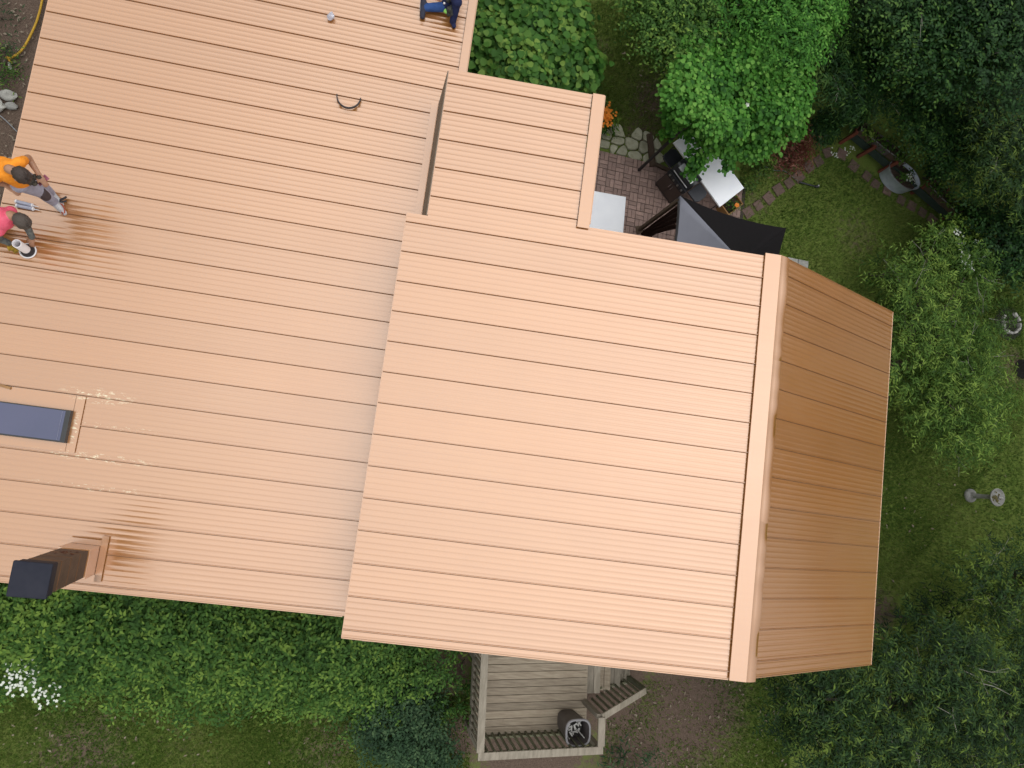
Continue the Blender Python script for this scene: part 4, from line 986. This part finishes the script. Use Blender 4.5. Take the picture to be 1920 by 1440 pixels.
# left: rocks, yellow rope, thin cable
for k, (px, py, r_, lab) in enumerate(((17, 180, .105, 'pale boulder nearest the yellow rope at the left edge'), (-8, 199, .13, 'pale boulder cut by the left picture edge'), (22, 200, .075, 'smaller brownish rock below the pale boulder at the left'))):
    p = at(px, py); t = MB(); t.smooth = True; t.ball((p.x, p.y, r_ * .35), r_ * 1.2, 11, 7, .16, (1.25, .85, .6), random.Random(k + 30))
    tag(t.build('rock', WHITES if k < 2 else CONC, None, origin=(p.x, p.y, 0)), lab, 'rock')
def path3(pxs, z, steps=8):
    P = [at(*q, z) for q in pxs]; out_ = []
    for i in range(len(P) - 1):
        p0, p1, p2, p3 = P[max(i - 1, 0)], P[i], P[i + 1], P[min(i + 2, len(P) - 1)]
        for k in range(steps):
            u_ = k / steps; out_.append(.5 * ((2 * p1) + (p2 - p0) * u_ + (2 * p0 - 5 * p1 + 4 * p2 - p3) * u_ ** 2 + (3 * p1 - p0 - 3 * p2 + p3) * u_ ** 3))
    out_.append(P[-1]); return out_
t = MB(); t.smooth = True; t.tube(path3([(82, -40), (79, 0), (72, 30), (64, 52), (50, 80), (38, 97), (22, 108), (16, 109), (20, 118), (20, 126)], .06), .022, 8); t.tube(path3([(22, 110), (13, 107), (12, 110), (21, 110)], .07), .016, 8)
tag(t.build('yellow_rope', YELLOW, None, origin=at(64, 52)), 'yellow rope lying on bare soil left of the roof', 'rope')
t = MB(); t.smooth = True; t.tube(path3([(-5, 213), (10, 225), (32, 247)], .05), .010, 6); tag(t.build('cable', mk('grey_cable', (.25, .25, .27)), None, origin=at(10, 225)), 'thin grey cable crossing the soil at the left edge', 'cable')
t = MB(); t.smooth = True; t.tube(path3([(18, 118), (19, 126), (19, 131)], .08), .03, 8); tag(t.build('rope_weight', WHITES, None, origin=at(19, 128)), 'small white weight at the end of the yellow rope', 'weight')

# ------------------------------------------------------------------ foliage
def leaf_cloud(P, Nn, D, size, shape, tone):
    """P base points, Nn normals, D leaf directions -> arrays"""
    n = len(P); Nn = Nn / (np.linalg.norm(Nn, axis=1, keepdims=True) + 1e-9)
    D = D - Nn * np.sum(D * Nn, 1, keepdims=True); D /= (np.linalg.norm(D, axis=1, keepdims=True) + 1e-9); S = np.cross(Nn, D)
    if shape == 'broad':
        T = np.array([(0, .02, 0), (.36, .06, .07), (.50, .42, .10), (.30, .78, .05), (0, 1.0, -.06), (-.30, .78, .05), (-.50, .42, .10), (-.36, .06, .07)])
        F = np.array([(0, 1, 2, 3), (0, 3, 4, 5), (0, 5, 6, 7)])
    elif shape == 'oval':
        T = np.array([(0, 0, 0), (.24, .42, .05), (0, 1.0, -.05), (-.24, .42, .05)]); F = np.array([(0, 1, 2, 3)])
    else:
        T = np.array([(0, 0, 0), (.105, .40, .02), (0, 1.0, -.12), (-.105, .40, .02)]); F = np.array([(0, 1, 2, 3)])
    k = len(T)
    V = P[:, None, :] + size[:, None, None] * (T[None, :, 0:1] * S[:, None, :] + T[None, :, 1:2] * D[:, None, :] + T[None, :, 2:3] * Nn[:, None, :])
    FF = (F[None] + (np.arange(n) * k)[:, None, None]).reshape(-1, 4)
    return V.reshape(-1, 3), FF, np.repeat(tone, k)
def rdir(n):
    v = rng.normal(size=(n, 3)); return v / np.linalg.norm(v, axis=1, keepdims=True)
def crown_mesh(name, boughs, mat, shape, size, density, org, tone0=.42, up_bias=.9, sprig=0):
    """boughs: (centre, (rx, ry, rz)); leaves fill the outer shell of each bough, in small clumps"""
    Vs, Fs, Ts = [], [], []; off = 0
    for c, r in boughs:
        c = np.array(c); r = np.array(r); area = 4 * math.pi * ((r[0] * r[1]) ** 1.6 / 3 + (r[0] * r[2]) ** 1.6 / 3 + (r[1] * r[2]) ** 1.6 / 3) ** (1 / 1.6)
        nc = max(6, int(area * density)); d = rdir(nc); low = d[:, 2] < -.35; d[low, 2] *= -.6; d /= np.linalg.norm(d, axis=1, keepdims=True)
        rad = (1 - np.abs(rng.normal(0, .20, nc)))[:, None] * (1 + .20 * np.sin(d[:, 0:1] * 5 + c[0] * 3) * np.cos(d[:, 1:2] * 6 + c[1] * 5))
        cc_ = c + d * r * rad; bt = rng.normal(0, .10); ct = rng.normal(0, .15, nc)
        if sprig:      # a twig with leaves along both sides
            m = sprig; t = np.tile(np.linspace(.05, 1, m), nc); tw = d + .55 * rdir(nc) + np.array([0, 0, .1]); tw /= np.linalg.norm(tw, axis=1, keepdims=True)
            ln_ = rng.uniform(.22, .5, nc) * (.7 + size * 2.2)
            twr = np.repeat(tw, m, 0); P = np.repeat(cc_, m, 0) + twr * (t * np.repeat(ln_, m))[:, None] - np.array([0, 0, .10]) * (t ** 2)[:, None]
            sd_ = np.cross(twr, np.array([0, 0, 1.])) + .3 * rdir(len(P)); sg = np.tile(np.where(np.arange(m) % 2, 1, -1), nc)[:, None]
            D = twr * .75 + sd_ * sg * .9 + .25 * rdir(len(P)); Nn = np.array([0, 0, 1.]) * up_bias + .5 * rdir(len(P)) + .3 * np.repeat(d, m, 0)
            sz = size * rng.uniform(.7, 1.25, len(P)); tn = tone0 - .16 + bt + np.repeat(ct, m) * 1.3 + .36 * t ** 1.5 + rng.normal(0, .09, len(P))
        else:
            m = 5; P = np.repeat(cc_, m, 0) + rng.normal(0, size * .75, (nc * m, 3)); Nn = up_bias * np.array([0, 0, 1.]) + .6 * np.repeat(d, m, 0) + .45 * rdir(nc * m)
            D = np.repeat(d, m, 0) * .5 + rdir(nc * m); sz = size * rng.uniform(.5, 1.4, nc * m); tn = tone0 + bt + np.repeat(ct, m) * 1.2 + 1.1 * (np.repeat(rad[:, 0], m) - .86) + rng.normal(0, .12, nc * m)  # leaves deeper in a bough get a darker tone: inner shade put into colour
        V, F, T = leaf_cloud(P, Nn, D, sz, shape, np.clip(tn, 0, 1)); Vs.append(V); Fs.append(F + off); Ts.append(T); off += len(V)
    return np_mesh(name, np.concatenate(Vs) - np.array(org), np.concatenate(Fs), mat, tone=np.concatenate(Ts))
def make_tree(name, base, boughs, mat, shape, size, density, label, cat='tree', group=None, trunk_r=.12, tone0=.42, up_bias=.9, sprig=0, twigs=0, crown_name='crown'):
    base = Vector(base); r = empty(name, base, label, cat, group)
    link(crown_name, crown_mesh(crown_name, boughs, mat, shape, size, density, base, tone0, up_bias, sprig), r)
    t = MB(); t.smooth = True
    cen = sum((Vector(b[0]) for b in boughs), Vector()) / len(boughs); fork = base.lerp(Vector((cen.x, cen.y, cen.z)), .5)
    wob = Vector((random.uniform(-.1, .1), random.uniform(-.1, .1), 0))
    t.tube([base - Vector((0, 0, .05)), base.lerp(fork, .5) + wob, fork], [trunk_r * 1.3, trunk_r, trunk_r * .75], 9)
    for c, rr_ in (boughs[:14] if cat != 'vine' else []):
        c = Vector(c); mid = fork.lerp(c, .55) + Vector((random.uniform(-.2, .2), random.uniform(-.2, .2), random.uniform(-.1, .15)))
        t.tube([fork, mid, c], [trunk_r * .6, trunk_r * .35, trunk_r * .12], 6)
    t.build('trunk' if cat == 'tree' else 'stem', BARK, r)
    if twigs:
        t = MB(); t.smooth = True
        for k in range(twigs):
            c, rr_ = random.choice(boughs); c = Vector(c); a = random.uniform(0, 6.28); el = random.uniform(.1, .8)
            d = Vector((math.cos(a) * math.cos(el) * rr_[0], math.sin(a) * math.cos(el) * rr_[1], math.sin(el) * rr_[2]))
            p1 = c + d * .3; p2 = c + d * .9 + Vector((random.uniform(-.1, .1), random.uniform(-.1, .1), .05)); p3 = c + d * 1.6 + Vector((random.uniform(-.12, .12), random.uniform(-.12, .12), .02))
            t.tube([p1, p2, p3], [.008, .006, .002], 5); q = p2 + (p3 - p1) * .35 + Vector((random.uniform(-.15, .15), random.uniform(-.15, .15), .05)); t.tube([p2, q], [.004, .002], 5)
        tag(t.build('twigs', TWIG, r), kind='stuff')
    return r
def bough(px, py, z, rx, ry=None, rz=None):
    p = at(px, py, z); return (tuple(p), (rx, ry or rx, rz or rx * .7))
def gpt(px, py, z):        # ground point under a crown point
    p = at(px, py, z); return (p.x, p.y, -.03)
def scatter_boughs(poly, z, n, r, jz=.4, seed=1, minsep=.6):
    """bough centres spread over a pixel polygon at height z"""
    rr_ = random.Random(seed); P = [Vector(q) for q in poly]; xs_ = [p.x for p in P]; ys_ = [p.y for p in P]; out_ = []; tries = 0
    while len(out_) < n and tries < 4000:
        tries += 1; q = Vector((rr_.uniform(min(xs_), max(xs_)), rr_.uniform(min(ys_), max(ys_))))
        if not inside((q.x, q.y), P): continue
        zz = z + rr_.uniform(-jz, jz); p = at(q.x, q.y, zz)
        if any((p - Vector(b[0])).length < r * minsep for b in out_): continue
        k = rr_.uniform(.75, 1.2) * r; out_.append((tuple(p), (k, k * rr_.uniform(.85, 1.15), k * rr_.uniform(.55, .8))))
    return out_

# vine-covered pergola
ZV = 2.45
vb = scatter_boughs([(1268, 170), (1275, 120), (1310, 80), (1380, 60), (1460, 70), (1508, 120), (1512, 180), (1480, 215), (1440, 228), (1370, 240), (1305, 222), (1272, 198)], ZV, 58, .36, .45, 4, .45)
vb += [bough(1328, 276, 2.0, .20), bough(1362, 284, 1.9, .20), bough(1304, 298, 1.8, .17), bough(1298, 322, 1.5, .12), bough(1390, 282, 1.9, .20), bough(1366, 312, 1.7, .11), bough(1312, 310, 1.6, .10), bough(1268, 225, 2.1, .28), bough(1485, 240, 2.0, .26), bough(1418, 278, 1.95, .28), bough(1296, 248, 2.0, .20), bough(1345, 262, 2.1, .24), bough(1248, 258, 1.7, .10), bough(1455, 262, 1.9, .2)]
perg = empty('pergola', gpt(1390, 200, 2.3), 'wooden pergola buried under a mass of green vine', 'pergola')
for (px, py) in ((1197, 320), (1385, 296), (1420, 240), (1300, 205)):
    p = at(px, py); t = MB(); t.bar((p.x, p.y, 0), (p.x, p.y, 2.3), .05, .05, (1, 0, 0)); t.build('post', RUBBER if px == 1197 else TIMBER, perg)
pc = [at(px, py) for px, py in ((1197, 320), (1385, 296), (1420, 240), (1300, 205))]
for a, b in zip(pc, pc[1:] + pc[:1]):
    t = MB(); t.bar((a.x, a.y, 2.25), (b.x, b.y, 2.25), .045, .09); t.build('beam', TIMBER, perg)
for k in range(1, 6):
    a = pc[0].lerp(pc[3], k / 6); b = pc[1].lerp(pc[2], k / 6); t = MB(); t.bar((a.x, a.y, 2.32), (b.x, b.y, 2.32), .04, .05); t.build('rafter', TIMBER, perg)
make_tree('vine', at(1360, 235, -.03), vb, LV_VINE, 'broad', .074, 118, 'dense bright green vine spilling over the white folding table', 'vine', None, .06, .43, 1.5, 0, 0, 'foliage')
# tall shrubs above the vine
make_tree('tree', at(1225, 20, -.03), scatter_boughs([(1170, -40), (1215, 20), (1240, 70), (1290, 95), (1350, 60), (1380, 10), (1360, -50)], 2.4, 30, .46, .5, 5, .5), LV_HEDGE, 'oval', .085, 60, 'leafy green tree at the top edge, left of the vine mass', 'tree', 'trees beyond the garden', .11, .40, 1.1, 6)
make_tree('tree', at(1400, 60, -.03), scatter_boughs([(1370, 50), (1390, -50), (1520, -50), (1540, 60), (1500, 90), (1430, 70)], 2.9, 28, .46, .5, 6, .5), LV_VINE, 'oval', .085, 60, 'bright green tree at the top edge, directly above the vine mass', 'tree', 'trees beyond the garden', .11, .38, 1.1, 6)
# dark wood at the top right: low growth behind the planter, higher crowns farther out
for k, (base, z, poly, n, tn, lab, mt, shp, sz, sg) in enumerate((
        ((1590, 110), 2.0, [(1530, -40), (1660, -40), (1670, 120), (1640, 190), (1570, 190), (1530, 110)], 36, .40, 'dark feathery tree right of the vine mass', LV_DARK, 'lance', .12, 8),
        ((1690, 90), 3.4, [(1660, -50), (1800, -50), (1820, 90), (1760, 150), (1680, 130)], 30, .42, 'dark tree at the top edge between two others', LV_DARK, 'oval', .092, 6),
        ((1820, 70), 4.2, [(1800, -50), (1980, -50), (1980, 140), (1880, 150), (1820, 90)], 28, .26, 'darkest tree in the top right corner', LV_DARK, 'oval', .092, 6),
        ((1700, 220), 1.5, [(1660, 160), (1700, 130), (1790, 150), (1840, 250), (1825, 340), (1785, 315), (1725, 255)], 34, .42, 'dark tree overhanging the planter stand', LV_DARK, 'oval', .082, 6),
        ((1850, 290), 2.6, [(1820, 140), (1980, 140), (1980, 380), (1900, 390), (1840, 320)], 32, .48, 'mid green tree at the right edge beyond the planter stand', LV_PINE, 'lance', .12, 8),
        ((1875, 450), 1.6, [(1830, 390), (1980, 380), (1980, 520), (1890, 500), (1850, 450)], 18, .30, 'dark tree at the right edge below the planter stand', LV_DARK, 'oval', .10, 6))):
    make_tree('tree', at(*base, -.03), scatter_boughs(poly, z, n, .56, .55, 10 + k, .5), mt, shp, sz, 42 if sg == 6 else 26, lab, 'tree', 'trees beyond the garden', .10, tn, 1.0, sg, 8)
# shrubs under the trees, along the planter
for k, (px, py, r_, lab) in enumerate(((1550, 238, .5, 'low dark shrub left of the planter stand'), (1605, 200, .55, 'dark shrub behind the first trough'), (1762, 318, .26, 'small shrub behind the steel tub'), (1822, 405, .45, 'dark shrub at the far end of the planter stand'))):
    make_tree('shrub', gpt(px, py, .5), [bough(px + random.uniform(-14, 14), py + random.uniform(-12, 12), .5, r_ * .6) for _ in range(6)], LV_DARK, 'oval', .085, 90, lab, 'shrub', 'shrubs along the planter', .03, .38, 1., 0, 0, 'foliage')
# willow-like shrub right of the house
wb = scatter_boughs([(1690, 500), (1740, 470), (1800, 480), (1860, 540), (1850, 640), (1880, 720), (1880, 800), (1830, 840), (1760, 840), (1720, 760), (1685, 700), (1670, 600)], 1.9, 46, .46, .6, 31, .5)
make_tree('tree', gpt(1760, 660, 2), wb, LV_WILLOW, 'lance', .115, 30, 'light green willow with slender leaves beside the far roof slope', 'tree', None, .10, .50, .8, 9, 26)
make_tree('shrub', gpt(1800, 450, 1.2), scatter_boughs([(1770, 430), (1830, 420), (1850, 480), (1800, 520), (1765, 480)], 1.3, 9, .42, .2, 33), LV_WILLOW, 'oval', .095, 70, 'light shrub with white blossom above the willow', 'shrub', None, .04, .55, 1., 0, 0, 'foliage')
make_tree('shrub', gpt(1665, 500, .6), [bough(1660, 500, .6, .35), bough(1680, 520, .7, .35), bough(1655, 545, .6, .3)], LV_WILLOW, 'lance', .16, 14, 'small feathery shrub near the ridge corner on the lawn', 'shrub', None, .03, .45, .8, 8, 0, 'foliage')
# trees lower right
pb = scatter_boughs([(1450, 1290), (1540, 1255), (1640, 1215), (1740, 1180), (1810, 1220), (1850, 1330), (1850, 1480), (1560, 1480), (1500, 1400)], 3.2, 60, .52, .9, 41, .5)
make_tree('tree', at(1600, 1340, -.03), pb, LV_PINE, 'lance', .115, 24, 'large dark feathery tree at the lower right touching the roof corner', 'tree', None, .13, .38, .8, 9, 34)
make_tree('tree', at(1870, 1120, -.03), scatter_boughs([(1820, 1040), (1880, 1020), (1990, 1020), (1990, 1200), (1880, 1210), (1830, 1130)], 2.2, 22, .45, .5, 43, .5), LV_PINE, 'lance', .12, 24, 'feathery tree with yellow-green tips at the right edge', 'tree', None, .10, .52, .8, 9, 16)
make_tree('tree', at(1870, 1330, -.03), scatter_boughs([(1850, 1230), (1990, 1210), (1990, 1480), (1870, 1480)], 3.0, 24, .5, .7, 44, .5), LV_PINE, 'lance', .115, 24, 'dark feathery tree in the lower right corner', 'tree', None, .12, .36, .8, 9, 12)
make_tree('shrub', gpt(1710, 1165, .8), [bough(1690 + 30 * k, 1170 - 4 * k, .9, .45) for k in range(4)], LV_PINE, 'lance', .15, 14, 'dark low shrub between lawn and lower right tree', 'shrub', None, .03, .30, .8, 8, 0, 'foliage')
# broad-leaved bush beside the top of the roof
gb_ = scatter_boughs([(905, -20), (1060, -20), (1075, 60), (1080, 130), (1040, 150), (960, 130), (890, 100)], 1.5, 26, .42, .2, 51)
make_tree('bush', gpt(985, 70, 1), gb_, LV_GRAPE, 'broad', .125, 54, 'bush with large rounded leaves beside the top roof edge', 'bush', None, .05, .46, 1.4, 0, 0, 'foliage')
# hedge below the lower roof: separate shrubs with five-fingered leaves
def hedge_shrub(px, py, z, r_, mt, tn, lab, size=.15, n=6, seed=0):
    rr_ = random.Random(seed + 900); bs_ = [bough(px + rr_.gauss(0, 44), py + rr_.gauss(0, 26), z + rr_.uniform(-.4, .35), r_ * rr_.uniform(.7, 1.1)) for _ in range(n)]
    return make_tree('shrub', gpt(px, py, z), bs_, mt, 'oval', size * .62, 58, lab, 'shrub', 'hedge shrubs below the lower roof', .04, tn, 1.4, 6, 0, 'foliage')
hl = ['at the left picture edge under the chimney cap', 'second along from the chimney', 'third along from the chimney', 'fourth along from the chimney', 'fifth along from the chimney', 'next to the upper roof']
for k in range(6):
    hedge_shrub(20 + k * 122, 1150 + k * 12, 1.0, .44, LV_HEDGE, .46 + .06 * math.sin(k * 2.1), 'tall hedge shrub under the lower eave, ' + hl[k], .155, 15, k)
hl2 = ['at the left picture edge behind white blossom', 'second from the left', 'third from the left', 'fourth from the left', 'fifth from the left', 'rightmost']
for k in range(6):
    hedge_shrub(40 + k * 125, 1222 + k * 9, .7, .36, LV_HEDGE, .54 + .06 * math.sin(k * 3.3), 'lower hedge shrub along the lawn, ' + hl2[k], .14, 14, k + 20)
hedge_shrub(760, 1340, .6, .5, LV_BLUE, .42, 'blue-green shrub left of the deck', .13, 8, 50)
hedge_shrub(800, 1420, .4, .4, LV_BLUE, .40, 'blue-green shrub at the bottom edge left of the deck', .12, 6, 51)
hedge_shrub(740, 1245, .7, .45, LV_HEDGE, .32, 'dark shrub under the upper roof corner', .13, 6, 52)
# weeds at the left edge
for k, (px, py, r_, lab) in enumerate(((4, 118, .15, 'green weed clump beside the yellow rope end'), (0, 142, .17, 'green weed clump above the boulders'), (2, 30, .12, 'grey-green weed clump in the top left corner'), (10, 92, .10, 'small grey weed clump left of the yellow rope'))):
    make_tree('weed', gpt(px, py, .12), [bough(px + random.uniform(-6, 4), py + random.uniform(-6, 6), .12, r_) for _ in range(3)], LV_HEDGE if k < 2 else LV_BLUE, 'lance', .09, 60, lab, 'weed', None, .012, .5, 1., 5, 0, 'foliage')
make_tree('weed', gpt(1110, 135, .3), [bough(1100, 140, .3, .2), bough(1112, 165, .25, .2), bough(1092, 110, .3, .22)], LV_HEDGE, 'lance', .14, 50, 'pale weed clump between bush and lawn by the wing corner', 'weed', None, .012, .5, 1., 5, 0, 'foliage')
make_tree('weed', gpt(880, 1240, .3), [bough(868, 1255, .25, .22), bough(850, 1290, .25, .2)], LV_WILLOW, 'lance', .16, 30, 'pale grassy clump beside the deck rail', 'weed', None, .012, .5, 1., 6, 0, 'foliage')
make_tree('weed', gpt(1185, 1430, .3), [bough(1180, 1432, .2, .2), bough(1210, 1425, .2, .18), bough(1150, 1440, .2, .2)], LV_BLUE, 'lance', .15, 30, 'low weed clump at the bottom edge right of the deck', 'weed', None, .012, .4, 1., 6, 0, 'foliage')
# red shrub under the vine
make_tree('red_shrub', gpt(1478, 282, .35), [bough(1482, 278, .30, .34, .34, .26), bough(1468, 292, .26, .28, .28, .2), bough(1492, 268, .26, .28, .28, .22), bough(1490, 292, .24, .24, .24, .18)], LV_RED, 'lance', .10, 120, 'dark red fine-leaved shrub at the foot of the vine', 'shrub', None, .02, .45, 1., 4, 0, 'foliage')
make_tree('shrub', gpt(1428, 318, .3), [bough(1425, 322, .3, .22), bough(1405, 345, .3, .18), bough(1440, 305, .25, .2)], LV_WILLOW, 'oval', .07, 90, 'thin pale shrub right of the white folding table', 'shrub', None, .015, .5, 1., 0, 0, 'foliage')
# plants in tub, troughs, flower box
def small_plant(px, py, z, r_, lab, mt=LV_HEDGE, cat='plant', size=.08, tn=.5, zb=None):
    p = at(px, py, z); r = empty('plant', (p.x, p.y, z - r_ * .6), lab, cat, 'potted plants')
    link('foliage', crown_mesh('foliage', [(tuple(p), (r_, r_, r_ * .7))], mt, 'oval', size, 110, r.location, tn, 1.), r)
    t = MB(); t.tube([(p.x, p.y, z - r_ * .8), (p.x, p.y, z)], .012, 6); t.build('stem', BARK, r); return r
tl = ['first', 'second', 'third', 'fourth', 'fifth', 'last']
for k, (px, py) in enumerate(((1632, 250), (1661, 272), (1690, 293), (1756, 352), (1783, 376), (1803, 396))):
    small_plant(px, py, ZP + .06, .15, 'leafy plant in the %s planter trough from the top' % tl[k], LV_HEDGE if k % 2 else LV_WILLOW)
small_plant(1702, 332, .52, .13, 'leafy plant with white blooms in the steel tub', LV_HEDGE)
small_plant(1372, 382, .32, .14, 'leafy plant in the small flower box', LV_HEDGE, size=.06)
small_plant(1134, 228, .3, .24, 'green leaves of the orange-flowered plant by the roof wing', LV_HEDGE, size=.09)
# blossoms
def blossoms(name, pts_, mat, r_, label, cat, n_each, spread, zsp, seed):
    rr_ = random.Random(seed); mb = MB(); cs = []
    for p in pts_:
        cs.append(p)
        for k in range(n_each):
            q = Vector(p) + Vector((rr_.gauss(0, spread), rr_.gauss(0, spread), rr_.uniform(-zsp, zsp))); a0 = rr_.uniform(0, 6.28); rr = r_ * rr_.uniform(.7, 1.3)
            for j in range(5):
                a = a0 + j * 1.2566; d = Vector((math.cos(a), math.sin(a), .15)); s = Vector((-math.sin(a), math.cos(a), 0))
                mb.poly([q, q + d * rr * .6 + s * rr * .35, q + d * rr, q + d * rr * .6 - s * rr * .35])
    c = sum((Vector(p) for p in cs), Vector()) / len(cs)
    return tag(mb.build(name, mat, None, origin=c), label, cat)
blossoms('blossom_cluster', [at(px, py, 1.15) for px, py in ((15, 1258), (32, 1268), (48, 1255), (60, 1282), (40, 1290), (70, 1295), (85, 1310), (95, 1300), (55, 1245), (22, 1282))], WHITEFL, .024, 'white blossom clusters on the hedge at the lower left', 'blossom', 13, .10, .06, 1)['kind'] = 'stuff'
blossoms('blossom_cluster', [at(px, py, 1.65) for px, py in ((1800, 452), (1808, 470), (1815, 482), (1822, 500), (1830, 455), (1838, 485), (1812, 495), (1795, 438))], WHITEFL, .03, 'white blossoms on the light shrub above the willow', 'blossom', 8, .06, .04, 2)
blossoms('blossom_cluster', [at(1703, 331, .62), at(1709, 336, .62)], WHITEFL, .022, 'white blooms standing in the steel tub', 'blossom', 12, .05, .03, 3)
blossoms('blossom_cluster', [at(1131, 208, .6), at(1136, 216, .6), at(1133, 224, .55), at(1128, 200, .55)], ORANGE, .032, 'cluster of orange flowers beside the roof wing', 'flowers', 34, .09, .05, 4)
blossoms('blossom_cluster', [at(1382, 384, .45)], ORANGE, .05, 'single orange bloom in the small flower box', 'flowers', 5, .02, .02, 5)
blossoms('blossom_cluster', [at(1560, 284, .2), at(1568, 291, .2), at(1592, 285, .2), at(1596, 278, .2)], WHITEFL, .022, 'small white flowers by the top of the stepping-stone path', 'blossom', 7, .05, .03, 6)
blossoms('blossom_cluster', [at(1297, 232, 2.6), at(1460, 140, 2.8), at(1330, 226, 2.6), at(1400, 200, 2.7)], WHITEFL, .05, 'scattered pale young leaves on the vine', 'leaves', 2, .03, .02, 7)['kind'] = 'stuff'
# the wood that encloses the lot, beyond the garden trees
wb_ = []
rr = random.Random(77)
for (x0, y0, x1, y1) in ((21, -16, 22, 20), (-13, 21, 22, 23), (6, -17, 22, -14), (-20, -16, -17, 21)):
    ln_ = math.hypot(x1 - x0, y1 - y0)
    for k in range(int(ln_ * 1.6)):
        t_ = rr.random(); wb_.append(((x0 + (x1 - x0) * t_ + rr.uniform(-1.5, 1.5), y0 + (y1 - y0) * t_ + rr.uniform(-1.5, 1.5), rr.uniform(1.2, 9.5)), (rr.uniform(1.1, 1.8),) * 3))
tag(link('woodland', crown_mesh('woodland', wb_, LV_DARK, 'oval', .75, 1.6, (0, 0, 0), .4, .8)), 'dense dark wood enclosing the garden', 'woodland', kind='stuff')
# chips, dead leaves and grit lying about
lt = MB(); rr = random.Random(88)
for poly, n in (([(-60, -20), (80, -20), (5, 400), (-60, 400)], 230), ([(1130, 1290), (1480, 1280), (1480, 1450), (1130, 1450)], 150), ([(1160, 60), (1260, 100), (1250, 260), (1190, 250)], 60), ([(0, 1340), (860, 1340), (860, 1450), (0, 1450)], 80), ([(1620, 900), (1900, 880), (1900, 1150), (1640, 1150)], 70)):
    P = [Vector(q) for q in poly]; k = 0
    while k < n:
        q = (rr.uniform(min(p.x for p in P), max(p.x for p in P)), rr.uniform(min(p.y for p in P), max(p.y for p in P)))
        if not inside(q, P): continue
        k += 1; p = at(*q, .015); a = rr.uniform(0, 6.28); l_ = rr.uniform(.012, .05); w_ = l_ * rr.uniform(.2, .6); d = Vector((math.cos(a), math.sin(a), rr.uniform(-.2, .3))) * l_; sv = Vector((-math.sin(a), math.cos(a), rr.uniform(-.2, .2))) * w_
        lt.poly([p - d, p + sv, p + d, p - sv])
tag(lt.build('ground_litter', mk('dry_litter', (.27, .22, .17), (.12, .085, .06), 30, .9)), 'dry chips and dead leaves scattered over soil and lawn', 'litter', kind='stuff')
